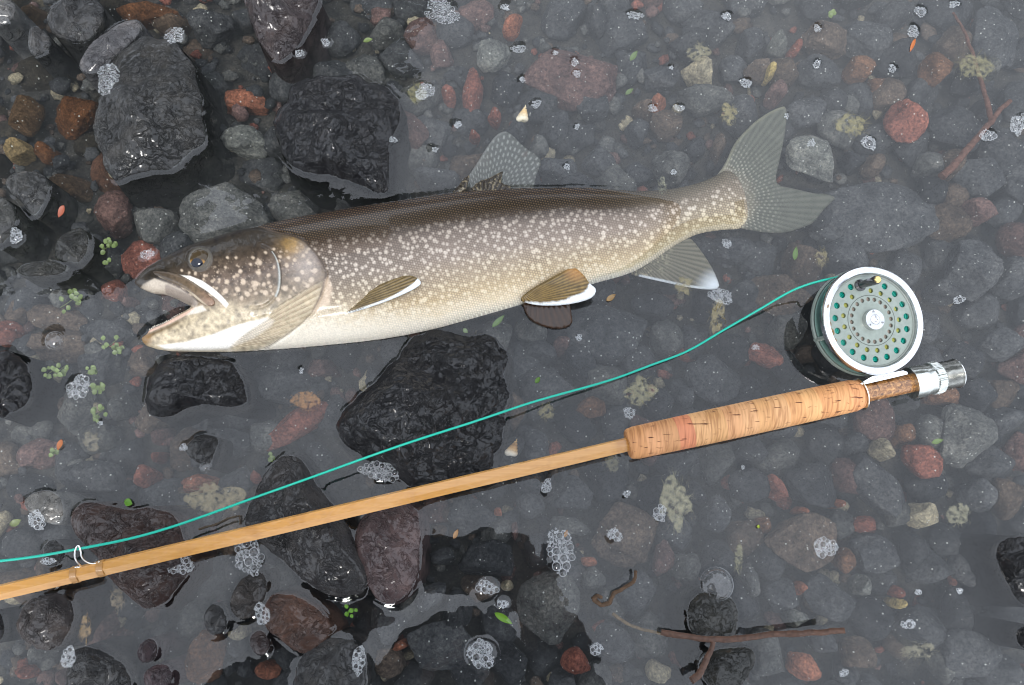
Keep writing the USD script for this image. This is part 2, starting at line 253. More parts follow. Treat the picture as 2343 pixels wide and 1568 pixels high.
def across(x, y):
    t, b = np.interp(x, topx, topy), np.interp(x, botx, boty); return (y - t) / np.maximum(b - t, 20)
GILL = Z4((1480, 120), (1600, 140), (1720, 190), (1830, 300), (1905, 420), (1928, 500), (1905, 620), (1870, 720), (1800, 860), (1700, 965), (1580, 1060), (1400, 1180), (1200, 1260), (-200, 1300), (-200, 0), (1300, 60))
PRE = [tuple(q) for q in spline(Z4((1340, 235), (1440, 310), (1488, 430), (1498, 560), (1470, 700), (1380, 800), (1230, 830)), 25)]
STRIPE = Z4((510, 512), (640, 522), (760, 570), (860, 640), (940, 710), (1010, 790), (985, 830), (900, 745), (790, 660), (660, 580))
ISTH = Z4((330, 1185), (600, 1150), (850, 1080), (1100, 985), (1380, 915), (1450, 945), (1420, 1000), (1250, 1120), (1000, 1225), (700, 1240), (400, 1225))
EYE = Z4((735, 365))[0]
FANO = np.array(Z4((800, 1230))[0])
def body_detail(x, y):
    """relief of the head and body, in metres"""
    gd = sdist(GILL, x, y); r = 0.0016 * smoothstep(-1, 9, gd) - 0.0010 * np.exp(-((gd + 3) / 3.5) ** 2)
    r += -0.0010 * np.exp(-(ldist(PRE, x, y) / 3.0) ** 2)
    de = np.hypot(x - EYE[0], y - EYE[1]); r += -0.0022 * smoothstep(32, 18, de)
    # rays under the gill cover
    line = Z4((1400, 915), (1500, 810), (1700, 700), (1900, 590)); jaw_line = Z4((330, 1180), (850, 1075), (1380, 910))
    below = smoothstep(-2, 4, sdist(Z4((1400, 915), (1500, 800), (1700, 690), (1905, 570), (1900, 650), (1800, 870), (1690, 975), (1560, 1070), (1300, 1190), (1000, 1215), (1150, 1080)), x, y))
    ang = np.degrees(np.arctan2(y - FANO[1], x - FANO[0])); rr = np.hypot(x - FANO[0], y - FANO[1])
    r += 0.0009 * below * np.sin(ang * 2.3 + rr * 0.012)
    r += -0.0008 * np.exp(-(ldist(jaw_line, x, y) / 2.5) ** 2)
    r += 0.0005 * (meshkit.fbm(np.stack([x / 14, y / 14, np.zeros_like(x)], -1), 3, 5) - 0.5) * smoothstep(-5, 5, gd)
    return r, gd, below, ang, rr, de
def thick(x): return np.interp(x, [300, 420, 560, 700, 1000, 1720], [0.66, 0.62, 0.60, 0.56, 0.50, 0.46])
edge_fade = smoothstep(0, 30, bh)
mid = P(bx, by, z_mid(bx))
_q = PIX(mid + np.stack([0 * bx, 0 * bx, thick(bx) * bh * MM], -1)); rel, *_ = body_detail(_q[:, 0], _q[:, 1])
bzt = thick(bx) * bh * MM + rel * edge_fade
topv = mid + np.stack([np.zeros_like(bzt), np.zeros_like(bzt), bzt], -1)
botv = mid - np.stack([np.zeros_like(bzt), np.zeros_like(bzt), 0.8 * thick(bx) * bh * MM], -1)
fv, ff, src = closed_sheet(topv, botv, bf, bbd)
pix = PIX(fv); fx, fy = pix[:, 0], pix[:, 1]
def trout_colour(x, y):
    n1 = meshkit.fbm(np.stack([x / 40, y / 40, np.zeros_like(x)], -1), 4, 11); n2 = meshkit.fbm(np.stack([x / 9, y / 9, np.zeros_like(x)], -1), 3, 12)
    s = across(x, y) + 0.05 * (n1 - 0.5)
    rel, gd, below, ang, rr, de = body_detail(x, y)
    c = interp_ramp(s, [(0, (0.009, 0.006, 0.004)), (0.14, (0.016, 0.011, 0.006)), (0.22, (0.050, 0.036, 0.027)), (0.30, (0.165, 0.130, 0.108)), (0.48, (0.27, 0.218, 0.178)), (0.66, (0.36, 0.285, 0.195)), (0.78, (0.47, 0.37, 0.23)), (0.90, (0.64, 0.54, 0.38)), (1.0, (0.78, 0.74, 0.65))])
    c = c * (1 - 0.32 * smoothstep(1050, 760, x) * smoothstep(0.25, 0.35, s) * smoothstep(0.85, 0.6, s))[:, None]
    tail = smoothstep(1350, 1620, x); c = lerp(c, interp_ramp(s, [(0, (0.10, 0.085, 0.06)), (0.3, (0.20, 0.165, 0.13)), (0.7, (0.32, 0.26, 0.185)), (1, (0.45, 0.38, 0.25))]), tail * 0.9)
    # rows of scales, then pale spots
    u, v = x + 0.22 * y, y - 0.2 * x; row = np.round(v / 5.4); uu = (u / 6.2 + 0.5 * (row % 2)); du, dv = uu - np.round(uu), v / 5.4 - row
    sc = np.clip(1 - 2.1 * np.hypot(du, dv), 0, 1); onbody = smoothstep(4, -6, gd)
    vis = 0.55 + 0.9 * (n1 - 0.2); c = c * (1 + onbody * vis * (0.95 * sc - 0.42))[:, None]
    dots = smoothstep(0.30, 0.10, s) * onbody * smoothstep(0.35, 0.85, sc) * (1 - tail); c = lerp(c, (0.24, 0.16, 0.085), dots * 0.6)
    g = np.random.default_rng(5); gxs, gys = np.meshgrid(np.arange(560, 1740, 13.0), np.arange(380, 830, 12.5)); gxs = gxs + 8.5 * (np.arange(gxs.shape[0]) % 2)[:, None]
    pts = np.stack([gxs.ravel(), gys.ravel()], 1) + g.uniform(-5.5, 5.5, (gxs.size, 2)); keep = g.random(len(pts)) < 0.9; pts, rad = pts[keep], g.uniform(1.6, 4.6, keep.sum())
    d, k = cKDTree(pts).query(np.stack([x + 4 * (n2 - 0.5), y + 4 * (n1 - 0.5)], 1)); wob = rad[k] * (0.45 + 0.9 * n2 + 0.35 * n1)
    sp_ = smoothstep(2.0, -2.0, d - 0.95 * wob) * onbody * smoothstep(0.16, 0.30, s) * smoothstep(0.98, 0.80, s)
    c = lerp(c, interp_ramp(s, [(0.2, (0.44, 0.38, 0.32)), (0.45, (0.70, 0.63, 0.56)), (0.7, (0.72, 0.63, 0.46)), (1, (0.78, 0.72, 0.58))]), sp_ * (0.52 + 0.40 * sc))
    # belly of the front half is white
    c = lerp(c, (0.70, 0.67, 0.60), onbody * smoothstep(0.74, 1.0, s + 0.10 * smoothstep(1000, 720, x) + 0.10 * (n2 - 0.5)) * smoothstep(1250, 780, x) * 0.85)
    # head
    hd = smoothstep(-2, 3, gd); hs = np.clip((y - np.interp(x, topx, topy)) / 190.0, 0, 1.4)
    h = interp_ramp(hs, [(0, (0.012, 0.009, 0.006)), (0.14, (0.022, 0.017, 0.011)), (0.30, (0.072, 0.054, 0.040)), (0.55, (0.15, 0.115, 0.095)), (0.85, (0.24, 0.19, 0.135)), (1.1, (0.52, 0.45, 0.33)), (1.4, (0.70, 0.65, 0.54))])
    low = sdist(Z4((150, 1060), (640, 850), (820, 850), (1000, 800), (1200, 850), (1420, 900), (1900, 640), (1700, 1000), (1200, 1300), (100, 1300)), x, y)
    h = lerp(h, (0.60, 0.52, 0.38), smoothstep(-22, 12, low + 14 * (n1 - 0.5)) * 0.85)
    h = h * (0.22 + 1.05 * n2)[:, None]
    hp = np.array(Z4((1300, 395), (1295, 490), (1390, 515), (1440, 440), (1560, 425), (1665, 560), (1710, 490), (1265, 600), (1145, 575), (1340, 605), (1090, 655), (990, 580), (1185, 695), (1360, 690), (1120, 480), (1545, 640), (1240, 350), (1220, 415), (1500, 345), (1500, 290), (1440, 265), (1585, 350), (1640, 370), (1490, 385), (1360, 300), (980, 670), (1130, 735), (890, 640), (1060, 530), (920, 560), (1270, 690), (1390, 590), (1630, 640), (1760, 620), (1800, 560), (1830, 470), (1780, 400), (1720, 330), (1770, 265), (1480, 745), (1590, 720), (980, 440), (900, 490), (1000, 350), (1080, 350), (690, 500), (630, 495), (560, 475), (780, 520)))
    hr = np.array([9, 7, 5.5, 4.5, 7, 9, 7, 10, 9, 7, 10, 8, 9, 8, 6, 10, 5, 4, 5, 4, 4.5, 4, 5, 3.5, 5, 8, 6, 5, 5, 4, 5, 5, 5, 7, 8, 8, 6, 5, 6, 6, 6, 4, 4, 4, 4, 5, 4, 4, 4]) * 0.82
    d, k = cKDTree(hp).query(np.stack([x + 5 * (n2 - 0.5), (y + 5 * (n1 - 0.5))], 1)); h = lerp(h, (0.52, 0.43, 0.34), smoothstep(2.4, -2.2, d - 0.85 * hr[k] * (0.6 + 0.8 * n2)) * 0.8)
    ga = np.random.default_rng(8).uniform((330, 560), (720, 690), (330, 2)); d, k = cKDTree(ga).query(np.stack([x, y], 1)); h = lerp(h, (0.42, 0.35, 0.28), smoothstep(1.9, 0.4, d) * smoothstep(0.22, 0.4, hs) * 0.5)
    hb = np.random.default_rng(18).uniform((380, 555), (705, 720), (85, 2)); hbr = np.random.default_rng(19).uniform(1.6, 4.2, 85); d, k = cKDTree(hb).query(np.stack([x + 6 * (n2 - 0.5), y + 6 * (n1 - 0.5)], 1)); h = lerp(h, (0.50, 0.41, 0.32), smoothstep(1.6, -1.2, d - hbr[k]) * smoothstep(0.2, 0.45, hs) * 0.6)
    gold = np.exp(-(np.hypot(x - Z4((1620, 230))[0][0], y - Z4((1620, 230))[0][1]) / 26) ** 2); h = lerp(h, (0.42, 0.24, 0.03), gold * (0.05 + 0.7 * n2))
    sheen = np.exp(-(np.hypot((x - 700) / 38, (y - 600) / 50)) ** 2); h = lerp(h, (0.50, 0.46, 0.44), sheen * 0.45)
    h = lerp(h, (0.80, 0.79, 0.76), smoothstep(-1.5, 2.5, sdist(STRIPE, x, y)))
    h = lerp(h, (0.76, 0.76, 0.74), smoothstep(-3, 5, sdist(ISTH, x, y)))
    h = lerp(h, (0.44, 0.48, 0.48), np.exp(-(ldist(PRE[3:17], x + 1, y) / (1.0 + 1.6 * smoothstep(575, 640, y))) ** 2) * 0.9)
    h = lerp(h, (0.03, 0.022, 0.016), np.exp(-(ldist(PRE[3:17], x - 3, y) / 1.6) ** 2) * 0.7)
    h = lerp(h, lerp(np.tile((0.24, 0.18, 0.115), (len(x), 1)), (0.66, 0.58, 0.44), 0.25 + 0.75 * smoothstep(-0.5, 0.9, np.sin(ang * 2.3 + rr * 0.012))), below * 0.6)
    h = lerp(h, (0.10, 0.095, 0.085), smoothstep(31, 24, de) * 0.8)
    lip = ldist(Z4((172, 1112), (246, 1050), (450, 960), (690, 835)), x, y); h = lerp(h, (0.10, 0.065, 0.03), np.exp(-((lip - 9) / 6) ** 2) * smoothstep(440, 400, x) * 0.85); h = lerp(h, (0.62, 0.44, 0.36), smoothstep(5, 2, lip) * (y > 700))
    tip = np.hypot(x - 330, y - 775); h = lerp(h, (0.20, 0.12, 0.05), smoothstep(26, 8, tip) * 0.9)
    up = sdist(Z4((165, 640), (190, 600), (300, 545), (420, 585), (560, 650), (720, 780), (690, 830), (500, 738), (385, 700), (300, 696), (205, 660)), x, y); h = lerp(h, (0.40, 0.36, 0.31), smoothstep(-2, 3, up) * 0.9)
    h = lerp(h, (0.20, 0.17, 0.15), smoothstep(-2, 4, sdist(Z4((395, 610), (430, 600), (640, 700), (715, 785), (690, 822), (500, 735), (400, 700)), x, y)) * 0.9)
    h = lerp(h, (0.62, 0.60, 0.56), smoothstep(-2, 3, sdist(Z4((690, 820), (760, 800), (800, 850), (720, 880), (600, 900)), x, y)) * 0.8)
    nose = np.hypot(x - 315, y - 636); h = lerp(h, (0.02, 0.017, 0.014), smoothstep(32, 8, nose))
    c = lerp(c, h, hd)
    c = lerp(c, (0.05, 0.035, 0.025), np.exp(-((gd + 2.2) / 1.8) ** 2) * (0.35 + 0.6 * n2))
    pk = sdist(Z4((1925, 560), (1960, 530), (2000, 640), (1970, 800), (1880, 860), (1800, 880), (1900, 700)), x, y); c = lerp(c, (0.55, 0.44, 0.34), smoothstep(-4, 6, pk) * 0.75)
    return np.clip(c * (1.03, 0.985, 0.92), 0.004, 0.86)
trout = thing('trout', 'large spotted grey-brown trout lying on its side in shallow water, mouth open', 'fish')
obj('body', tm(fv, ff), 'fish_skin', trout, smooth=True, col=trout_colour(fx, fy))
SKIN = cKDTree(mid[:, :2]); bzt_abs = topv[:, 2]
def skin_z(p2):                                             # top of the body under world points (n, 2)
    d, k = SKIN.query(p2); return np.where(d < 0.003, bzt_abs[k], -1.0)
# eye
er = 0.0083; e0 = P(EYE[0], EYE[1], 0.012); ez = skin_z(e0[None, :2])[0]; e0 = P(EYE[0], EYE[1], ez)
ball = trimesh.creation.icosphere(4, 1.0); M = np.diag([er, er, er * 0.50, 1]); M[:3, 3] = e0 + [0, 0, 0.0010]; eyeb = moved(ball, M)
ep = PIX(eyeb.vertices); pc = Z4((706, 415))[0]; dp = np.hypot(ep[:, 0] - pc[0], ep[:, 1] - pc[1]); de = np.hypot(ep[:, 0] - EYE[0], ep[:, 1] - EYE[1])
ec = np.tile((0.045, 0.032, 0.018), (len(ep), 1)); ec = lerp(ec, (0.30, 0.16, 0.04), smoothstep(21, 18, dp) * smoothstep(4, -4, ep[:, 1] * -1 + pc[1] - 10)); ec = lerp(ec, (0.006, 0.008, 0.014), smoothstep(15.5, 14, dp)); ec = lerp(ec, (0.10, 0.095, 0.085), smoothstep(22, 24, de))
eye = obj('eye', tm(eyeb.vertices, eyeb.faces), 'eye_surface', trout, smooth=True, col=ec)
# upper jaw bone
MAX = Z4((340, 512), (430, 520), (520, 535), (640, 578), (760, 655), (880, 745), (955, 815), (972, 855), (950, 882), (900, 882), (840, 850), (760, 785), (680, 715), (600, 665), (500, 620), (400, 575), (345, 545))
mx_, my_, mh_, mf_, mb_ = inflate(smooth_poly(MAX), 1.5)
w0 = P(mx_, my_, 0.008); sz = skin_z(w0[:, :2]); sz = np.where(sz < -0.5, 0.0, sz); sz = np.interp(mx_, [380, 420, 470, 520], [np.median(sz[np.abs(mx_ - q) < 15]) for q in (385, 420, 470, 510)]) + 0.0012
tv = np.stack([w0[:, 0], w0[:, 1], sz + 0.42 * mh_ * MM], 1); bv = np.stack([w0[:, 0], w0[:, 1], sz - 0.35 * mh_ * MM], 1)
v, f, srcm = closed_sheet(tv, bv, mf_, mb_); px_ = PIX(v); n = meshkit.fbm(np.stack([px_[:, 0] / 7, px_[:, 1] / 7, 0 * px_[:, 0]], -1), 3, 21)
t_ = np.clip((px_[:, 0] - 370) / 160, 0, 1); cm = interp_ramp(t_, [(0, (0.045, 0.033, 0.022)), (0.5, (0.13, 0.09, 0.055)), (0.85, (0.26, 0.16, 0.11)), (1, (0.42, 0.27, 0.20))]) * (0.5 + n)[:, None]
edge = ldist(MAX[8:], px_[:, 0], px_[:, 1]); cm = lerp(cm, (0.48, 0.40, 0.29), smoothstep(5, 1.5, edge) * 0.8)
obj('upper_jaw', tm(v, f), 'fish_skin', trout, smooth=True, col=cm)
# teeth along both jaws
teeth = []
for line, dy in ((Z4((250, 1045), (300, 1008), (380, 980), (450, 945), (550, 885), (640, 845)), -3.0), (Z4((420, 600), (520, 645), (620, 695), (700, 765)), 3.2)):
    ln = LineString(line)
    for q in np.linspace(2, ln.length - 2, 22):
        a = ln.interpolate(q); jx = rng.uniform(-1, 1); z = 0.004 if dy < 0 else 0.010
        b0, b1 = P(a.x, a.y, z), P(a.x + jx, a.y + dy * rng.uniform(0.7, 1.4), z + 0.0005); teeth.append(tube([b0, 0.5 * (b0 + b1), b1], [0.00045, 0.0003, 0.00005], 5))
tag(obj('teeth', cat_mesh(teeth), 'shell', trout, tint=(0.7, 0.66, 0.56)), kind='stuff')
# fins
def fin(name, poly, zf, origin, nrays, colour, matname='fish_skin', ridge=0.0005, thickm=0.0007, step=1.8, rounds=1, label=None):
    x, y, h, f, bd = inflate(smooth_poly(poly, rounds=rounds), step)
    a = np.arctan2(y - origin[1], x - origin[0]); r = np.hypot(x - origin[0], y - origin[1]); ph = a * nrays
    ray = 0.5 + 0.5 * np.cos(ph); edge = smoothstep(0, 8, h); z = zf(x, y)
    t = P(x, y, z) + np.stack([0 * z, 0 * z, (thickm * np.minimum(h / 10, 1) + ridge * ray * edge)], -1); b = P(x, y, z) - np.stack([0 * z, 0 * z, thickm * np.minimum(h / 10, 1)], -1)
    v, ff, s = closed_sheet(t, b, f, bd)
    p = obj(name, tm(v, ff), matname, trout, smooth=True, col=np.clip(colour(x, y, a, r, ray, h)[s], 0.003, 0.85))
    if label: tag(p, label)
    return p
def nz(x, y, s, seed): return meshkit.fbm(np.stack([x / s, y / s, 0 * x], -1), 3, seed)
PECT = [(733, 722), (765, 706), (800, 688), (850, 660), (895, 640), (932, 629), (952, 634), (965, 646), (958, 656), (930, 671), (880, 692), (820, 712), (770, 724)]
def pect_col(x, y, a, r, ray, h):
    c = lerp(np.tile((0.055, 0.036, 0.012), (len(x), 1)), (0.24, 0.165, 0.065), ray * 0.9) * (0.6 + 0.8 * nz(x, y, 10, 31))[:, None]; lo = ldist(PECT[7:], x, y); wide = np.interp(x, [760, 900, 960], [1.5, 5, 13])
    c = lerp(c, (0.80, 0.83, 0.82), smoothstep(wide + 1.5, wide - 1, lo)); return c
def on_body(off, far=0.004):
    def zf(x, y):
        q = P(x, y, 0.012); z = skin_z(q[:, :2]); good = z > -0.5
        return np.where(good, np.maximum(z, far), far) + off
    return zf
fin('pectoral_fin', PECT, lambda x, y: np.interp(x, [733, 780, 870, 965], [0.011, 0.0215, 0.0275, 0.030]), (690, 742), 230, pect_col, ridge=0.0005)
PELV = [(1186, 686), (1215, 662), (1260, 636), (1312, 609), (1335, 628), (1350, 650), (1366, 662), (1358, 680), (1335, 690), (1290, 699), (1235, 700), (1205, 694)]
def pelv_col(x, y, a, r, ray, h):
    c = lerp(np.tile((0.065, 0.040, 0.010), (len(x), 1)), (0.26, 0.165, 0.05), ray * 0.9) * (0.65 + 0.7 * nz(x, y, 9, 33))[:, None]
    c = lerp(c, (0.40, 0.19, 0.05), smoothstep(40, 5, np.hypot(x - 1318, y - 618)) * 0.8); lo = ldist(PELV[6:], x, y); wide = np.interp(x, [1200, 1280, 1360], [3, 9, 24])
    return lerp(c, (0.80, 0.83, 0.83), smoothstep(wide + 3, wide - 3, lo + 4 * (nz(x, y, 5, 34) - 0.5)))
fin('pelvic_fin', PELV, lambda x, y: np.interp(y, [605, 650, 700], [0.0165, 0.0145, 0.0075]), (1160, 700), 135, pelv_col, ridge=0.0005)
PEL2 = [(1194, 690), (1240, 680), (1302, 682), (1307, 715), (1311, 742), (1288, 753), (1258, 752), (1225, 741), (1204, 722)]  # dark mirror image of the raised fin, built as a sheet over the water
fin('pelvic_fin', PEL2, lambda x, y: np.interp(y, [690, 750], [0.0035, 0.0014]), (1230, 600), 60, lambda x, y, a, r, ray, h: lerp(np.tile((0.012, 0.006, 0.003), (len(x), 1)), (0.040, 0.018, 0.008), ray * 0.4 + 0.5 * nz(x, y, 12, 35)), label='dark brown reflection of the pelvic fin, modelled as a thin sheet on the water')
def Z2(*c): return [(750 + a * 0.34, b * 0.34) for a, b in c]
DORS = Z2((900, 1300), (930, 1210), (990, 1120), (1070, 990), (1130, 910), (1190, 878), (1240, 905), (1300, 970), (1350, 1010), (1400, 1040), (1440, 1080), (1420, 1140), (1400, 1190), (1390, 1240), (1385, 1292), (1150, 1310))
def dors_col(x, y, a, r, ray, h):
    kk = np.round(a * 105 / (2 * np.pi)); u = np.sin(r * 0.40 + 7 * np.sin(kk * 12.9898) + 3 * nz(x, y, 20, 36)); c = lerp(np.tile((0.06, 0.06, 0.052), (len(x), 1)), (0.30, 0.30, 0.27), smoothstep(0.55, 0.95, ray) * smoothstep(-0.5, 0.6, u) * 0.8); c = lerp(c, (0.20, 0.20, 0.18), smoothstep(8, 2, ldist(DORS[1:6], x, y)) * 0.6)
    return lerp(c, (0.02, 0.015, 0.008), smoothstep(424, 436, y))
fin('dorsal_fin', DORS, lambda x, y: np.interp(y, [300, 395, 425, 440], [-0.016, -0.007, -0.003, 0.004]), (1105, 500), 105, dors_col, 'fin_membrane', ridge=0.0004, thickm=0.0004)
for pl in (Z2((828, 1305), (870, 1262), (915, 1205), (955, 1172), (952, 1215), (925, 1292)), Z2((960, 1290), (985, 1245), (1030, 1215), (1085, 1200), (1130, 1175), (1185, 1148), (1170, 1190), (1165, 1235), (1250, 1262), (1200, 1300))):
    fin('dorsal_fin_fold', pl, lambda x, y: np.interp(y, [390, 442], [0.006, 0.007]), (1105, 500), 50, lambda x, y, a, r, ray, h: lerp(np.tile((0.014, 0.010, 0.006), (len(x), 1)), (0.16, 0.13, 0.08), smoothstep(0.6, 0.9, nz(x, y, 4, 37) + 0.2 * ray)), ridge=0.0008, step=1.2)
def Z3(*c): return [(1546 + a * 0.34, b * 0.34) for a, b in c]
CAUD = [(1632, 412)] + Z3((330, 1110), (390, 970), (450, 900), (530, 820), (620, 760), (690, 725), (745, 712), (748, 800), (735, 900), (715, 1010), (690, 1120), (672, 1200), (690, 1250), (760, 1262), (860, 1285), (940, 1305), (1000, 1300), (1085, 1328), (1040, 1370), (985, 1425), (930, 1500)) + [(1840, 520), (1800, 533), (1760, 534), (1715, 527), (1690, 522), (1660, 470)]
def caud_col(x, y, a, r, ray, h):
    base = smoothstep(150, 20, r - 30); c = lerp(np.tile((0.045, 0.046, 0.036), (len(x), 1)), (0.085, 0.083, 0.066), ray * 0.8); c = lerp(c, np.array((0.25, 0.205, 0.15)) * 0.9, smoothstep(105, 40, r - 25 * nz(x, y, 16, 40)) * 0.95)
    kk = np.round(a * 105 / (2 * np.pi)); u = np.sin(r * 0.55 + 2.4 * np.sin(kk * 12.9898) * 3.1 + 5 * nz(x, y, 22, 41)); c = lerp(c, (0.46, 0.43, 0.34), smoothstep(0.25, 0.8, ray) * smoothstep(0.1, 0.8, u) * (0.35 + 0.9 * nz(x, y, 17, 42)) * smoothstep(185, 60, r) * 0.9)
    rim = ldist(CAUD[:8], x, y); c = lerp(c, (0.20, 0.19, 0.13), smoothstep(9, 3, rim) * 0.6)
    return c * (0.75 + 0.5 * nz(x, y, 14, 38))[:, None]
fin('tail_fin', CAUD, lambda x, y: np.interp(np.hypot(x - 1650, y - 465), [0, 60, 250], [-0.0165, -0.0185, -0.021]), (1625, 470), 105, caud_col, 'fin_thick', ridge=0.0006, thickm=0.0010)
ANAL = [(1436, 626), (1470, 606), (1520, 572), (1570, 543), (1584, 548), (1605, 575), (1625, 605), (1640, 635), (1648, 660), (1620, 664), (1570, 657), (1510, 644), (1465, 634)]
def anal_col(x, y, a, r, ray, h):
    c = lerp(np.tile((0.055, 0.05, 0.034), (len(x), 1)), (0.16, 0.14, 0.10), ray * 0.8); u = nz(x, y, 5, 39); c = lerp(c, (0.46, 0.40, 0.27), smoothstep(0.55, 0.7, u) * smoothstep(130, 40, r))
    lo = ldist(ANAL[8:], x, y); c = lerp(c, (0.74, 0.76, 0.77), smoothstep(6, 2, lo)); return lerp(c, (0.74, 0.77, 0.8), smoothstep(60, 10, np.hypot(x - 1640, y - 665)) * 0.85)
fin('anal_fin', ANAL, lambda x, y: np.interp(np.hypot(x - 1510, y - 585), [0, 40, 150], [-0.012, -0.013, -0.020]), (1430, 560), 100, anal_col, 'fin_thick', ridge=0.0006)
above = topv[:, 2] > 0.0
WATER_MASK.append((np.array(Polygon(P(*np.array(body_poly.exterior.coords).T, -0.004)[:, :2]).buffer(-0.001).exterior.coords), 'trout'))

# ------------------------------------------------------------------ rod
def lineP(a, b, t): return a + (b - a) * t
zc = 0.016
C0, C1 = P(1436, 1017, zc), P(1967, 902, zc - 0.001)
AX = (C1 - C0) / np.linalg.norm(C1 - C0)
CORKLEN = np.linalg.norm(C1 - C0)
rod = thing('fly_rod', 'bamboo fly rod with cork grip lying across dark rocks below the fish', 'fishing rod')
B0 = P(-90, 1377, 0.047); BD = (C0 - B0) / np.linalg.norm(C0 - B0); BL = np.linalg.norm(C0 - B0)
ang_rod = math.atan2(AX[1], AX[0])
mat('bamboo', {'g': ('geometry', {}), 'mp': ('mapping', {'rotation': (0, 0, -math.atan2(BD[1], BD[0])), 'scale': (6, 160, 160)}), 'n': ('noise_texture', {'scale': 4.0, 'detail': 4, 'roughness': 0.6}),
     'r': ('rgb_ramp', {'ramp': [(0.3, (0.44, 0.205, 0.042)), (0.5, (0.48, 0.232, 0.052)), (0.7, (0.52, 0.265, 0.068))]}), 'n2': ('noise_texture', {'scale': 55, 'detail': 3}), 'r2': ('rgb_ramp', {'ramp': [(0.55, (1, 1, 1)), (0.75, (0.78, 0.72, 0.62))]}),
     'mu': ('mix_color', {'blend_type': 'multiply', 'fac': 1.0}), 'n3': ('noise_texture', {'scale': 320, 'detail': 2}), 'b': ('bump', {'strength': 0.35, 'distance': 0.0006}),
     'p': ('principled_bsdf', {'roughness': 0.3, 'coat_weight': 0.8, 'coat_roughness': 0.05})},
    [('g.position', 'mp.vector'), ('mp.vector', 'n.vector'), ('n.fac', 'r.fac'), ('g.position', 'n2.vector'), ('n2.fac', 'r2.fac'), ('r.color', 'mu.a'), ('r2.color', 'mu.b'), ('mu.result', 'p.base_color'), ('g.position', 'n3.vector'), ('n3.fac', 'b.height'), ('b.normal', 'p.coat_normal')])
mat('cork', {'a': ('attribute', {'attribute': 'col'}), 'g': ('geometry', {}), 'mp': ('mapping', {'rotation': (0, 0, -ang_rod), 'scale': (75, 520, 520)}), 'n': ('noise_texture', {'scale': 1.0, 'detail': 3, 'roughness': 0.55}),
     'r': ('rgb_ramp', {'ramp': [(0.63, (1, 1, 1)), (0.68, (0.22, 0.13, 0.08))]}), 'mp2': ('mapping', {'rotation': (0, 0, -ang_rod), 'scale': (700, 60, 60)}), 'n2': ('noise_texture', {'scale': 1.0, 'detail': 3}), 'r2': ('rgb_ramp', {'ramp': [(0.35, (0.68, 0.60, 0.52)), (0.52, (1.0, 1.0, 1.0)), (0.7, (1.14, 1.16, 1.16))]}),
     'm1': ('mix_color', {'blend_type': 'multiply', 'fac': 1.0, 'use_clamp': False}), 'm2': ('mix_color', {'blend_type': 'multiply', 'fac': 1.0, 'use_clamp': False}), 'b': ('bump', {'strength': 0.7, 'distance': 0.0008}), 'p': ('principled_bsdf', {'roughness': 0.6})},
    [('g.position', 'mp.vector'), ('mp.vector', 'n.vector'), ('g.position', 'mp2.vector'), ('mp2.vector', 'n2.vector'), ('n.fac', 'r.fac'), ('n2.fac', 'r2.fac'), ('a.color', 'm1.a'), ('r2.color', 'm1.b'), ('m1.result', 'm2.a'), ('r.color', 'm2.b'), ('m2.result', 'p.base_color'), ('r.color', 'b.height'), ('b.normal', 'p.normal')])
mat('burl', {'g': ('geometry', {}), 'n': ('noise_texture', {'scale': 260, 'detail': 5, 'roughness': 0.65, 'distortion': 1.5}), 'r': ('rgb_ramp', {'ramp': [(0.35, (0.07, 0.027, 0.008)), (0.5, (0.23, 0.10, 0.03)), (0.68, (0.46, 0.24, 0.08))]}), 'p': ('principled_bsdf', {'roughness': 0.3, 'coat_weight': 0.8, 'coat_roughness': 0.05})},
    [('g.position', 'n.vector'), ('n.fac', 'r.fac'), ('r.color', 'p.base_color')])
# six-sided tapering blank
hexa = []
for t in np.linspace(0, 1, 30):
    r = 0.00545 - 0.0004 * abs(t - 0.5); k = frame(B0 + BD * BL * t, BD, (0, 0, 1))
    hexa.append([(k @ [r * math.cos(q), r * math.sin(q), 0, 1])[:3] for q in (np.arange(6) + 0.28) * math.pi / 3])
hexa = np.array(hexa); n_ = len(hexa); i, j = np.meshgrid(np.arange(n_ - 1), np.arange(6), indexing='ij'); j2 = (j + 1) % 6
q = np.stack([i * 6 + j, i * 6 + j2, (i + 1) * 6 + j2, (i + 1) * 6 + j], -1).reshape(-1, 4); blank = tm(hexa.reshape(-1, 3), np.vstack([q[:, [0, 1, 2]], q[:, [0, 2, 3]], [[0, 5, 4], [0, 4, 3], [0, 3, 2], [0, 2, 1]]]))
obj('bamboo_blank', blank, 'bamboo', rod, smooth=20)
nr = 15; tones = [(0.52, 0.27, 0.12), (0.56, 0.30, 0.15), (0.50, 0.27, 0.13), (0.55, 0.22, 0.12), (0.60, 0.36, 0.18), (0.57, 0.34, 0.16), (0.58, 0.33, 0.17), (0.60, 0.36, 0.19), (0.55, 0.32, 0.15), (0.58, 0.35, 0.18), (0.56, 0.31, 0.14), (0.60, 0.36, 0.17), (0.55, 0.29, 0.13), (0.58, 0.32, 0.15), (0.56, 0.29, 0.14)]
def grip_r(t): return 0.0118 * (1 + 0.05 * math.sin(t * math.pi)) * (1.0 if 0.02 < t < 0.985 else 0.96)
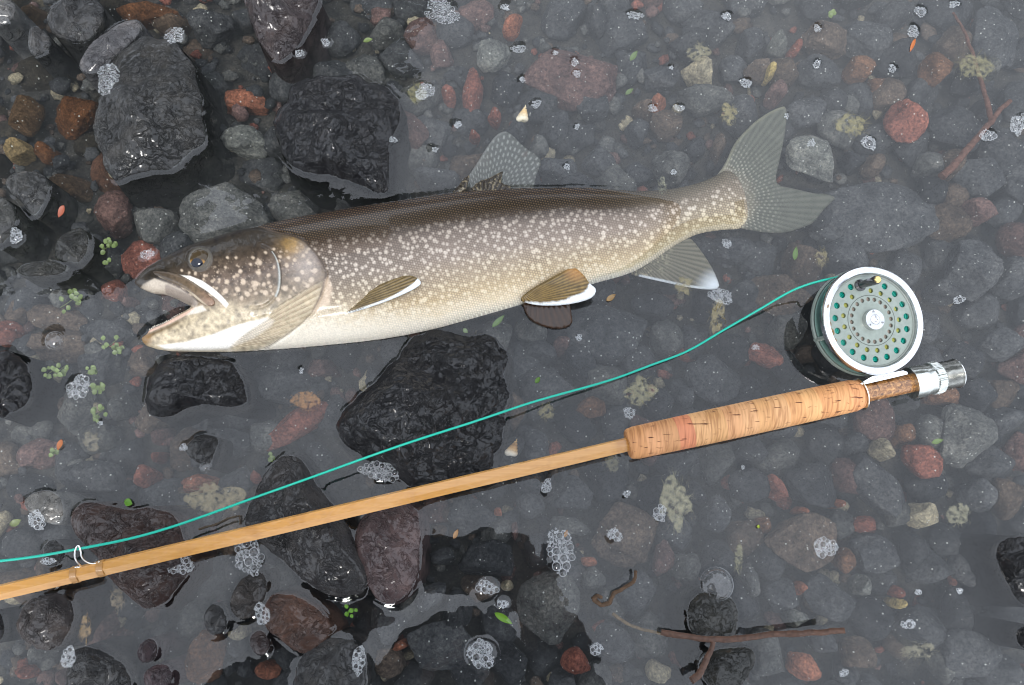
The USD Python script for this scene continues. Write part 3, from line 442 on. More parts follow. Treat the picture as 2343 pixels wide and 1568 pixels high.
for k in range(nr):
    a, b = k / nr, (k + 1) / nr; e = 0.0007 / CORKLEN; prof = [(0.003, a * CORKLEN + 2e-6)]
    for t, dr in ((a + 0.01 * e, 0.00003 if k else 0.0016), (a + e, 0 if k else 0.0008), (a + 3 * e, 0 if k else 0.0001), ((a + b) / 2, 0), (b - e, 0 if k < nr - 1 else 0.0008), (b - 0.01 * e, 0.00003 if k < nr - 1 else 0.0016)): prof.append((grip_r(t) - dr, t * CORKLEN))
    prof.append((0.003, b * CORKLEN - 2e-6)); obj('cork_ring', moved(revolve(prof, 40), frame(C0, AX, (0, 0, 1))), 'cork', rod, smooth=35, tint=np.array(tones[k]) * (0.97, 0.87, 0.74))
def along(d0, prof, sides=48): return moved(revolve(prof, sides), frame(C1 + AX * d0, AX, (0, 0, 1)))
def dpx(px): return np.linalg.norm(P(px, 902 - 0.217 * (px - 1967), zc) - P(1967, 902, zc))     # distance past the cork
obj('winding_check', along(0, [(0.004, 0), (0.0118, 0), (0.0119, 0.0008), (0.0112, 0.0012), (0.006, 0.0012)]), 'aluminium', rod, tint=(0.75, 0.72, 0.62))
L1, L2, L3, L4 = dpx(2082), dpx(2128), dpx(2148), dpx(2189)
obj('reel_seat', along(0, [(0.002, 0.001), (0.0070, 0.001), (0.0070, L1 + 0.004), (0.002, L1 + 0.004)]), 'burl', rod)
obj('sliding_band', along(L1, [(0.006, 0), (0.0118, 0), (0.0121, 0.0006), (0.0121, (L2 - L1) * 0.55), (0.0114, (L2 - L1) * 0.72), (0.0112, L2 - L1), (0.006, L2 - L1)]), 'aluminium', rod, tint=(0.66, 0.68, 0.64))
kn = revolve([(0.006, 0), (0.0114, 0), (0.0120, 0.0007), (0.0120, L3 - L2 - 0.0007), (0.0114, L3 - L2), (0.006, L3 - L2)], 240); kv = np.array(kn.vertices); aa = np.arctan2(kv[:, 1], kv[:, 0]); rr_ = np.hypot(kv[:, 0], kv[:, 1]); kv[rr_ > 0.0118, :2] *= (1 + 0.012 * np.sign(np.sin(aa[rr_ > 0.0118] * 60)))[:, None]; kn.vertices = kv
obj('knurled_nut', moved(kn, frame(C1 + AX * L2, AX, (0, 0, 1))), 'aluminium', rod, smooth=20, tint=(0.64, 0.66, 0.62))
pr = [(0.005, 0)]; nth = 15; ln_ = L4 - L3
for k in range(nth): pr += [(0.0094, ln_ * (k + 0.1) / nth * 0.93), (0.0106, ln_ * (k + 0.5) / nth * 0.93), (0.0098, ln_ * (k + 0.9) / nth * 0.93)]
pr += [(0.0104, ln_ * 0.94), (0.0112, ln_ * 0.95), (0.0113, ln_ * 0.985), (0.0106, ln_), (0.0, ln_)]
obj('threaded_barrel', along(L3, pr), 'aluminium', rod, smooth=20, tint=(0.68, 0.68, 0.66))
# line guide near the left edge
def bl(px): return lineP(B0, C0, (px + 90) / 1526.0)
g0, g1 = bl(163) + [0.0, 0.004, 0.003], bl(193) + [0, 0.004, 0.003]; gt = P(180, 1249, 0.0565)
gd_ = spline([bl(152) + [0, 0.0045, 0.0035], g0, P(171, 1270, 0.055), gt, P(184, 1258, 0.0555), P(187, 1274, 0.053), g1, bl(205) + [0, 0.0045, 0.0035]], 60)
guide = obj('snake_guide', tube(gd_, 0.0006, 10), 'aluminium', rod, smooth=True, tint=(0.8, 0.8, 0.78))
for px0 in (143, 199):
    obj('thread_wrap', moved(revolve([(0.0050, 0), (0.00555, 0.0003), (0.00555, 0.0042), (0.0050, 0.0045)], 24), frame(bl(px0), BD, (0, 0, 1))), 'enamel', rod, tint=(0.34, 0.17, 0.05))
WATER_MASK.append((np.array(LineString([C0[:2], (C1 + AX * L4)[:2]]).buffer(0.007).exterior.coords), 'rod'))

# ------------------------------------------------------------------ reel
reel = thing('fly_reel', 'grey fly reel with bright silver rim and perforated face above the cork grip', 'fishing reel')
ax = np.array([0.15, -0.13, 0.98]); ax /= np.linalg.norm(ax)
RC = P(2000, 732, 0.034); R = 0.0405; DEP = 0.0185
RM = frame(RC, ax, (1, 0, 0))
def onreel(m): return moved(m, RM)
obj('front_rim', onreel(revolve([(0.862 * R, -0.0035), (0.862 * R, -0.0008), (0.875 * R, 0.0), (0.95 * R, 0.0006), (0.985 * R, 0.0), (R, -0.0012), (R, -0.0042), (0.97 * R, -0.0050), (0.862 * R, -0.0050), (0.862 * R, -0.0035)], 128)), 'aluminium', reel, smooth=35, tint=(0.66, 0.67, 0.69))
disc = Point(0, 0).buffer(0.866 * R, 64)
def ringpts(n, r, ph): return [(r * math.cos(2 * math.pi * k / n + ph), r * math.sin(2 * math.pi * k / n + ph)) for k in range(n)]
holes = []
for n, r, hr, ph, skip in ((19, 0.715 * R, 0.0024, 0.13, True), (17, 0.555 * R, 0.0019, 0.05, True), (20, 0.395 * R, 0.0016, 0.1, False)):
    for x, y in ringpts(n, r, ph):
        if skip and math.hypot(x + 0.17 * R, y - 0.65 * R) < 0.17 * R: continue
        holes.append(Point(x, y).buffer(hr, 12))
plate = trimesh.creation.extrude_polygon(disc.difference(shapely.union_all(holes)), 0.0012, engine='earcut'); plate.apply_translation([0, 0, -0.0042])
obj('spool_face', onreel(plate), 'enamel', reel, tint=(0.20, 0.232, 0.205))
obj('face_groove', onreel(trimesh.creation.torus(0.468 * R, 0.00022, 96, 6).apply_translation([0, 0, -0.0030])), 'enamel', reel, smooth=True, tint=(0.05, 0.06, 0.05))
obj('face_bead', onreel(trimesh.creation.torus(0.845 * R, 0.0009, 96, 10).apply_translation([0, 0, -0.0032])), 'enamel', reel, smooth=True, tint=(0.16, 0.18, 0.16))
wl = [trimesh.creation.torus((0.625 + 0.028 * k) * R, 0.00062, 72, 8).apply_translation([0.0002 * math.sin(k * 2.1), 0.0002 * math.cos(k * 1.7), -0.0058 - 0.0004 * (k % 2)]) for k in range(9)]
obj('wound_line', onreel(cat_mesh(wl)), 'line_coating', reel, smooth=True, tint=(0.0, 0.25, 0.19))
obj('backing_line', onreel(cat_mesh([trimesh.creation.torus((0.49 + 0.022 * k) * R, 0.0005, 64, 8).apply_translation([0, 0, -0.0062]) for k in range(6)])), 'line_coating', reel, smooth=True, tint=(0.42, 0.43, 0.12))
obj('spool_arbor', onreel(revolve([(0.0, -0.0058), (0.47 * R, -0.0058), (0.47 * R, -DEP + 0.003), (0, -DEP + 0.003)], 64)), 'enamel', reel, smooth=35, tint=(0.36, 0.31, 0.27))
obj('spool_floor', onreel(revolve([(0.47 * R, -0.0075), (0.90 * R, -0.0075), (0.90 * R, -0.0085), (0.47 * R, -0.0085), (0.47 * R, -0.0075)], 64)), 'line_coating', reel, smooth=35, tint=(0.0, 0.13, 0.10))
obj('spool_rear_flange', onreel(revolve([(0.2 * R, -0.0125), (0.955 * R, -0.0125), (0.965 * R, -0.0135), (0.955 * R, -0.0145), (0.2 * R, -0.0145)], 96)), 'enamel', reel, smooth=35, tint=(0.10, 0.17, 0.15))
obj('frame_cage', onreel(revolve([(0.3 * R, -DEP), (0.93 * R, -DEP), (0.995 * R, -DEP + 0.0012), (1.0 * R, -DEP + 0.0035), (0.975 * R, -DEP + 0.0045), (0.955 * R, -DEP + 0.0025), (0.3 * R, -DEP + 0.002)], 96)), 'enamel', reel, smooth=40, tint=(0.15, 0.18, 0.16))
for a in (200, 300, 20, 110):
    p = np.array([0.96 * R * math.cos(math.radians(a)), 0.96 * R * math.sin(math.radians(a)), 0]); c = trimesh.creation.cylinder(0.0017, DEP - 0.005, sections=16); c.apply_translation(p + [0, 0, -DEP / 2 - 0.002]); obj('frame_pillar', onreel(c), 'enamel', reel, tint=(0.15, 0.18, 0.16))
hub = obj('hub_cap', onreel(revolve([(0.19 * R, -0.003), (0.19 * R, 0.0008), (0.183 * R, 0.0013), (0.10 * R, 0.0013), (0.095 * R, 0.0009), (0.085 * R, 0.0009), (0.08 * R, 0.0014), (0.045 * R, 0.0018), (0.035 * R, 0.0012), (0, 0.0011)], 64)), 'aluminium', reel, smooth=30, tint=(0.62, 0.62, 0.62))
for a in (100, 222, 340):
    s = trimesh.creation.cylinder(0.0009, 0.0006, sections=16); s.apply_translation([0.15 * R * math.cos(math.radians(a)), 0.15 * R * math.sin(math.radians(a)), 0.0014]); obj('screw', onreel(s), 'aluminium', hub, tint=(0.45, 0.45, 0.45))
    s = trimesh.creation.box([0.0015, 0.0003, 0.0002]); s.apply_transform(trimesh.transformations.rotation_matrix(math.radians(a + 30), [0, 0, 1])); s.apply_translation([0.15 * R * math.cos(math.radians(a)), 0.15 * R * math.sin(math.radians(a)), 0.0018]); obj('screw_slot', onreel(s), 'black_gloss', hub, tint=(0.03, 0.03, 0.03))
hx, hy = -0.19 * R, 0.645 * R
hdl = obj('handle', onreel(revolve([(0.0, -0.003), (0.0044, -0.003), (0.0044, -0.0018), (0.0029, -0.0008), (0.0028, 0.004), (0.0031, 0.010), (0.0033, 0.0165), (0.0029, 0.0178), (0.0, 0.0178)], 32).apply_translation([hx, hy, 0])), 'black_gloss', reel, smooth=35, tint=(0.012, 0.012, 0.013))
obj('brass_pin', onreel(revolve([(0.0026, 0.0174), (0.0026, 0.0182), (0.0022, 0.0186), (0.0, 0.0186)], 32).apply_translation([hx, hy, 0])), 'aluminium', hdl, smooth=35, tint=(0.80, 0.62, 0.26))
# rust on the rim
mr = meshkit.fbm; st = []
for a, r, s in ((166, 0.93, 0.0016), (186, 0.835, 0.0022), (196, 0.825, 0.0028), (176, 0.84, 0.0014), (207, 0.83, 0.0016)):
    q = trimesh.creation.icosphere(2, 1.0); q.apply_scale([s, s * 0.55, 0.0002]); q.apply_transform(trimesh.transformations.rotation_matrix(math.radians(a + 90), [0, 0, 1])); q.apply_translation([r * R * math.cos(math.radians(a)), r * R * math.sin(math.radians(a)), 0.0004 if r > 0.9 else -0.0028]); st.append(q)
obj('mud_stain', onreel(cat_mesh(st)), 'bark', reel, smooth=True, tint=(0.20, 0.12, 0.05))
# foot, clamped on the seat
def Z5(*c): return [((1900 + a / 4.126) / 1.067, (620 + b / 4.126) / 1.067) for a, b in c]
fp = Z5((800, 1325), (860, 1285), (950, 1232), (1060, 1212), (1260, 1176), (1300, 1190), (1305, 1212), (1150, 1250), (850, 1318)); fz = 0.0235
fw = P(*np.array(fp).T, fz); poly = Polygon(fw[:, :2]).buffer(0); ft = trimesh.creation.extrude_polygon(poly, 0.0016, engine='earcut'); ft.apply_translation([0, 0, fz - 0.0016])
foot = obj('reel_foot', ft, 'aluminium', reel, tint=(0.84, 0.85, 0.86))
txt = meshkit.text_mesh('Made in England', 0.0013, 0.00008); txt.apply_translation([-txt.bounds[1, 0] / 2, -txt.bounds[1, 1] / 2, 0]); txt.apply_transform(trimesh.transformations.rotation_matrix(math.pi + 0.21, [0, 0, 1])); tw = P(*Z5((1045, 1243))[0], fz); txt.apply_translation([tw[0], tw[1], fz + 0.00002])
obj('maker_text', txt, 'enamel', foot, smooth=False, tint=(0.22, 0.22, 0.24))
q0, q1 = P(*Z5((1000, 1225))[0], 0.016), RC - ax * (DEP - 0.004) + RM[:3, 1] * (-0.9 * R) + RM[:3, 0] * 0.0
obj('foot_post', tube(np.array([q0, 0.5 * (q0 + q1), q1]), [0.0035, 0.0035, 0.004], 12), 'enamel', reel, smooth=40, tint=(0.14, 0.16, 0.15))
WATER_MASK.append((np.array([(RM @ [0.98 * R * math.cos(a), 0.98 * R * math.sin(a), -DEP, 1])[:2] for a in np.linspace(0, 6.283, 60)]), 'reel'))
# the line
LP = [(-60, 1291, .053), (0, 1284, .053), (80, 1274, .054), (181, 1256, .0545), (300, 1232, .047), (420, 1197, .038), (560, 1147, .03), (700, 1097, .027), (830, 1050, .026), (960, 1005, .028), (1100, 960, .024), (1220, 920, .016), (1320, 892, .009), (1420, 862, .004), (1500, 832, .003), (1570, 805, .0015), (1640, 765, .002), (1700, 730, .007), (1760, 695, .014), (1820, 662, .020), (1870, 645, .025), (1925, 633, .027), (1985, 622, .0245)]
lw = spline([P(*q) for q in LP], 260)
tag(obj('fly_line', tube(lw, 0.00086 * (1 + 0.12 * (meshkit.fbm(np.stack([np.arange(260) * 0.6, 0 * np.arange(260), 0 * np.arange(260)], -1), 2, 3) - 0.5)), 10), 'line_coating', smooth=True, tint=(0.0, 0.38, 0.275)), 'thin turquoise fly line running from the reel across rocks to the left edge', 'fishing line')

# ------------------------------------------------------------------ rocks that break the surface
DARK, GREY, BROWN, RED = (0.0065, 0.0065, 0.007), (0.018, 0.018, 0.0175), (0.034, 0.024, 0.019), (0.050, 0.032, 0.028)
def rock(outline, height, seed, colour, facets=7, p=3.4, rough=1.0, z0=0.0):
    g = np.random.default_rng(seed); o = np.array([P(a, b, 0)[:2] for a, b in smooth_poly(outline, rounds=1)])
    pg = Polygon(o).buffer(0); c = np.array(pg.centroid.coords[0]); size = math.sqrt(pg.area / math.pi)
    nt = int(np.clip(size / 0.0008 * 2.2, 64, 200)); nrad = int(np.clip(size / 0.0008 * 0.75, 20, 62)); nb = 10
    th = np.arange(nt) * 2 * np.pi / nt; far = 3 * size
    rad = []
    for t in th:
        hit = LineString([c, c + far * np.array([math.cos(t), math.sin(t)])]).intersection(pg.exterior); rad.append(size if hit.is_empty else max(math.hypot(q[0] - c[0], q[1] - c[1]) for q in shapely.get_coordinates(hit)))
    rad = np.array(rad); rad = ndimage.gaussian_filter1d(rad, 1.0, mode='wrap')
    rad *= 1 + 0.11 * rough * (meshkit.fbm(np.stack([np.cos(th) * 5 + seed, np.sin(th) * 5, 0 * th], -1), 3, seed) - 0.5)
    rho = np.r_[np.linspace(0, 1, nrad)[1:] ** 0.85, 1 + np.linspace(0, 1, nb + 1)[1:] * 0.22]
    Rr = rho[:, None] * rad[None]; x, y = c[0] + Rr * np.cos(th), c[1] + Rr * np.sin(th)
    top = height * (1 - np.minimum(rho, 1)[:, None] ** p) + 0 * x
    for _ in range(facets):
        a = g.uniform(0, 2 * np.pi); d = ((x - c[0]) * math.cos(a) + (y - c[1]) * math.sin(a)) / size
        top = np.minimum(top, height * (g.uniform(0.80, 1.02) - g.uniform(0.5, 1.9) * np.maximum(d - g.uniform(-0.2, 0.4), 0)))
    top = np.maximum(top, 0.30 * height * (1 - np.minimum(rho, 1)[:, None] ** 4))
    below = np.where(rho > 1, -0.085 * ((rho - 1) / 0.22) ** 0.8, 0)[:, None] + 0 * x
    pt = np.stack([x, y, top], -1); n1 = meshkit.fbm(pt * 45 + seed, 3, seed); n2 = 1 - np.abs(2 * meshkit.fbm(pt * 110 + seed, 3, seed + 1) - 1); n3 = 1 - np.abs(2 * meshkit.fbm(pt * 300 + seed, 2, seed + 2) - 1)
    fade = smoothstep(1.02, 0.75, rho)[:, None] * 0.75 + 0.25
    amp = min(size / 0.03, 1.2) * rough
    z = np.where(rho[:, None] > 1, below, np.maximum(top, -0.004 + 0 * top)) + fade * amp * (0.007 * (n1 - 0.5) + 0.0030 * (n2 - 0.6) + 0.0009 * (n3 - 0.6)) + z0
    ctr = np.array([[c[0], c[1], z[0].mean()]]); v = np.vstack([ctr, np.stack([x, y, z], -1).reshape(-1, 3)])
    k = np.arange(nt); f = [np.stack([np.zeros(nt, int), 1 + k, 1 + (k + 1) % nt], 1)]
    i, j = np.meshgrid(np.arange(len(rho) - 1), k, indexing='ij'); j2 = (j + 1) % nt; q = np.stack([1 + i * nt + j, 1 + (i + 1) * nt + j, 1 + (i + 1) * nt + j2, 1 + i * nt + j2], -1).reshape(-1, 4)
    f += [q[:, [0, 1, 2]], q[:, [0, 2, 3]]]
    # the line where it really leaves the water
    zz = z[:nrad - 1]; first = np.argmax(zz[::-1] > 0.0002, axis=0); r0 = rho[:nrad - 1][::-1][first]; wl_ = np.stack([c[0] + r0 * rad * np.cos(th), c[1] + r0 * rad * np.sin(th)], 1)
    return tm(v, np.vstack(f)), wl_
ROCKS = [
 ([(300,95),(345,82),(390,90),(425,120),(450,170),(462,230),(468,280),(475,330),(440,345),(420,375),(370,395),(310,395),(262,418),(245,400),(230,350),(212,300),(215,260),(230,210),(245,160),(270,120)], .024, 1, GREY, 'largest grey rock breaking the water at upper left', 1.0),
 ([(655,200),(690,178),(750,172),(810,172),(850,190),(900,205),(917,225),(912,290),(890,330),(892,390),(895,435),(880,455),(850,440),(790,415),(730,400),(690,395),(650,360),(630,320),(628,260),(660,238)], .034, 2, DARK, 'big black angular rock standing just above the back of the fish', 1.2),
 ([(548,-30),(560,0),(575,60),(600,110),(630,145),(665,125),(700,80),(720,30),(735,-30)], .030, 3, (0.030, 0.024, 0.024), 'dark purplish rock cut by the top edge left of centre', 1.0),
 ([(105,35),(130,10),(180,-10),(230,0),(240,40),(220,80),(190,100),(140,90),(110,65)], .024, 4, (0.03, 0.03, 0.03), 'rounded dark rock by the top left corner above the flat grey one', 0.9),
 ([(180,150),(200,110),(240,75),(290,45),(325,45),(330,65),(300,100),(250,140),(205,170),(180,165)], .012, 5, (0.07, 0.068, 0.07), 'flat elongated grey rock up and left of the largest grey rock', 0.8),
 ([(65,90),(80,60),(110,75),(118,110),(90,132),(68,125)], .010, 6, (0.035, 0.035, 0.035), 'small round wet rock left of the flat elongated grey one', 0.8),
 ([(-30,-20),(20,-10),(38,20),(30,50),(0,62),(-30,60)], .014, 7, (0.07, 0.07, 0.07), 'grey rock cut by the top left corner of the picture', 0.8),
 ([(945,770),(985,757),(1020,755),(1070,768),(1110,765),(1140,780),(1160,815),(1155,870),(1165,920),(1155,960),(1145,1030),(1140,1060),(1110,1085),(1050,1100),(1000,1110),(940,1112),(900,1090),(840,1060),(800,1020),(765,990),(765,960),(790,930),(840,900),(880,850),(915,810)], .030, 8, DARK, 'largest black rock below the belly of the fish crossed by the fly line', 1.3),
 ([(345,850),(380,818),(430,812),(480,820),(530,825),(550,850),(560,890),(575,925),(530,935),(490,925),(430,930),(385,960),(345,950),(330,930),(335,890)], .020, 9, DARK, 'glossy black rock directly under the open lower jaw', 1.1),
 ([(-20,800),(30,803),(55,825),(72,855),(75,900),(60,930),(30,950),(-20,962)], .022, 10, DARK, 'black pitted rock at the left edge level with the jaw rock', 1.2),
 ([(130,560),(155,530),(185,518),(205,540),(202,580),(180,605),(150,600),(122,590)], .010, 11, (0.02, 0.02, 0.018), 'small dark wet rock left of the snout, upper of two touching', 0.7),
 ([(32,615),(60,600),(130,595),(165,610),(150,628),(110,632),(60,635),(40,630)], .006, 12, (0.02, 0.02, 0.018), 'thin flat dark rock left of the snout, lower of two touching', 0.7),
 ([(-20,440),(25,460),(38,500),(30,540),(0,562),(-20,565)], .014, 13, (0.045, 0.045, 0.042), 'small grey rock with foam at the left edge above the flat dark rock', 1.0),
 ([(158,1180),(175,1155),(210,1148),(260,1158),(300,1165),(340,1158),(375,1165),(410,1190),(425,1240),(440,1285),(430,1320),(390,1370),(340,1405),(300,1370),(260,1330),(235,1290),(190,1240),(165,1210)], .026, 14, (0.028, 0.019, 0.017), 'long dark brown rock under the rod by the line guide', 0.9),
 ([(650,1035),(685,1038),(700,1065),(720,1105),(760,1150),(790,1190),(815,1240),(840,1300),(845,1340),(815,1370),(760,1365),(710,1345),(660,1300),(610,1250),(565,1210),(555,1190),(580,1130),(610,1080),(630,1050)], .021, 15, (0.022, 0.021, 0.021), 'long black rock under the middle of the rod, left of the reddish one', 1.0),
 ([(815,1200),(850,1165),(900,1148),(950,1150),(962,1200),(960,1270),(950,1340),(910,1380),(880,1388),(850,1360),(825,1300),(810,1250)], .016, 16, (0.062, 0.043, 0.042), 'smooth reddish grey rock just below the middle of the rod', 0.6),
 ([(525,1380),(545,1330),(585,1305),(612,1315),(612,1360),(590,1405),(560,1420),(535,1410)], .016, 17, (0.026, 0.023, 0.021), 'smooth oval dark rock between foam patches below the rod', 0.5),
 ([(605,1370),(640,1355),(680,1365),(720,1385),(755,1420),(760,1450),(730,1490),(690,1497),(650,1470),(600,1430)], .020, 18, (0.058, 0.034, 0.026), 'rough rusty brown rock beside the smooth oval rock', 1.2),
 ([(665,1590),(680,1510),(720,1470),(770,1455),(815,1465),(838,1520),(838,1590)], .020, 19, (0.03, 0.03, 0.03), 'dark rounded rock with foam cut by the bottom edge', 0.9),
 ([(38,1420),(60,1375),(100,1358),(145,1355),(170,1385),(170,1430),(145,1470),(110,1495),(60,1470),(38,1450)], .020, 20, (0.030, 0.026, 0.025), 'round rough dark rock below the rod near the left edge', 1.2),
 ([(150,1500),(190,1475),(240,1490),(300,1530),(300,1600),(150,1600)], .018, 21, (0.022, 0.022, 0.022), 'dark rough rock cut by the bottom edge near the left corner', 1.2),
 ([(465,1420),(480,1380),(505,1385),(525,1420),(510,1450),(480,1455)], .012, 23, (0.022, 0.022, 0.022), 'small black rock left of the smooth oval rock', 0.9),
 ([(568,1470),(580,1445),(605,1440),(618,1470),(612,1498),(585,1500)], .009, 24, (0.03, 0.024, 0.024), 'small dark rock ringed by water below the smooth oval rock', 0.8),
 ([(310,1500),(325,1465),(352,1458),(365,1480),(358,1510),(330,1520)], .012, 25, (0.03, 0.022, 0.024), 'small dark purple rock near the bottom edge, upper of a pair', 0.9),
 ([(325,1545),(350,1520),(388,1520),(400,1550),(375,1585),(335,1580)], .010, 26, (0.04, 0.028, 0.03), 'small dark purple rock near the bottom edge, lower of a pair', 0.9),
 ([(2278,1240),(2310,1228),(2370,1228),(2370,1400),(2330,1385),(2295,1320),(2278,1275)], .022, 27, DARK, 'black rock cut by the right edge low in the picture', 1.1),
 ([(2322,1450),(2335,1430),(2370,1430),(2370,1495),(2330,1480)], .010, 28, DARK, 'small black rock at the right edge below the black rock', 1.0),
 ([(1575,1450),(1570,1390),(1600,1350),(1640,1360),(1680,1370),(1690,1420),(1680,1465),(1620,1475)], .0055, 29, (0.016, 0.016, 0.014), 'low black rock with a water film just above the long twig', 1.0),
 ([(1590,1500),(1640,1484),(1720,1478),(1735,1500),(1715,1545),(1680,1590),(1640,1590),(1600,1545)], .0060, 30, (0.016, 0.016, 0.014), 'low black rock with a water film just below the long twig', 1.0),
 ([(420,1028),(445,1000),(470,992),(505,1004),(492,1040),(480,1075),(455,1062),(430,1044)], .008, 31, (0.016, 0.016, 0.016), 'small jagged black rock above the fly line left of centre', 1.0),
 ([(45,1150),(90,1120),(140,1128),(150,1185),(135,1205),(90,1190)], .006, 32, (0.115, 0.112, 0.105), 'pale grey flat rock with foam above the rod near the left edge', 0.6),
 ([(90,1265),(120,1228),(150,1250),(150,1285),(110,1305)], .010, 33, (0.025, 0.025, 0.025), 'small dark rock touched by the fly line left of the line guide', 1.0),
 ([(10,412),(40,390),(100,395),(115,430),(100,470),(80,505),(50,460),(20,440)], .007, 34, (0.028, 0.028, 0.027), 'low dark rock lapped by water at left below the brown stones', 0.9),
 ([(-30,1395),(5,1400),(14,1440),(5,1470),(-30,1475)], .012, 35, DARK, 'black rock just entering the left edge beneath the rod', 1.0),
 ([(10,1355),(40,1338),(110,1330),(150,1338),(120,1352),(60,1360)], .008, 36, (0.03, 0.024, 0.02), 'dark rock tucked under the rod at the far left', 0.9),
]
ROCK_POLY = []
for o, h, s, c, lab, rg in ROCKS:
    m, wl_ = rock(o, h, s, c, rough=rg)
    tag(obj('rock', m, 'wet_rock', smooth=True, tint=c), lab, 'rock'); ROCK_POLY.append(Polygon([P(a, b, 0)[:2] for a, b in o]).buffer(0)); WATER_MASK.append((wl_, 'rock'))

# ------------------------------------------------------------------ stones on the bed
PAL = {'slate': (0.041, 0.042, 0.044), 'dark': (0.026, 0.027, 0.029), 'grey': (0.066, 0.066, 0.063), 'brown': (0.066, 0.050, 0.040), 'red': (0.130, 0.050, 0.037), 'orange': (0.175, 0.070, 0.043), 'pink': (0.085, 0.053, 0.048), 'tan': (0.19, 0.165, 0.115), 'pale': (0.100, 0.101, 0.092), 'yellow': (0.33, 0.25, 0.10), 'rust': (0.085, 0.045, 0.028)}
WORD = {'slate': 'slate grey', 'dark': 'nearly black', 'grey': 'grey', 'brown': 'brownish', 'red': 'brick red', 'orange': 'orange red', 'pink': 'pinkish brown', 'tan': 'tan', 'pale': 'pale grey', 'yellow': 'yellow', 'rust': 'rusty brown'}
BASE = trimesh.creation.icosphere(4, 1.0); BASE3 = trimesh.creation.icosphere(3, 1.0); BASE1 = trimesh.creation.icosphere(1, 1.0)
def stone_mesh(cx, cy, rx, ry, ang, ztop, seed, flat=0.5, facets=8, base=None, angular=0.0):
    g = np.random.default_rng(seed); b = base if base is not None else (BASE if rx > 40 else BASE3); v = np.array(b.vertices)
    for _ in range(facets):
        n = g.normal(size=3); n[2] *= 0.5; n /= np.linalg.norm(n); d = g.uniform(0.58, 0.88) - 0.10 * angular; over = np.maximum(v @ n - d, 0); v -= over[:, None] * n * 0.9
    v *= (1 + 0.30 * (meshkit.fbm(v * 1.6 + seed * 3.1, 3, seed % 97) - 0.5) + 0.11 * (meshkit.fbm(v * 6 + seed, 2, seed % 89) - 0.5))[:, None]
    ex = np.abs(v[:, :2]).max(0); v[:, :2] /= ex
    c0 = P(cx, cy, ztop - 0.004); sc = np.linalg.norm(P(cx + 1, cy, ztop) - P(cx, cy, ztop))
    a = -math.radians(ang); h = max(0.018, flat * 0.5 * (rx + ry) * sc) * 0.9
    v = np.stack([v[:, 0] * rx * sc, v[:, 1] * ry * sc, v[:, 2] * h], 1); x = v[:, 0] * math.cos(a) - v[:, 1] * math.sin(a); y = v[:, 0] * math.sin(a) + v[:, 1] * math.cos(a)
    return tm(np.stack([x + c0[0], y + c0[1], v[:, 2] - v[:, 2].max() + ztop], 1), b.faces)
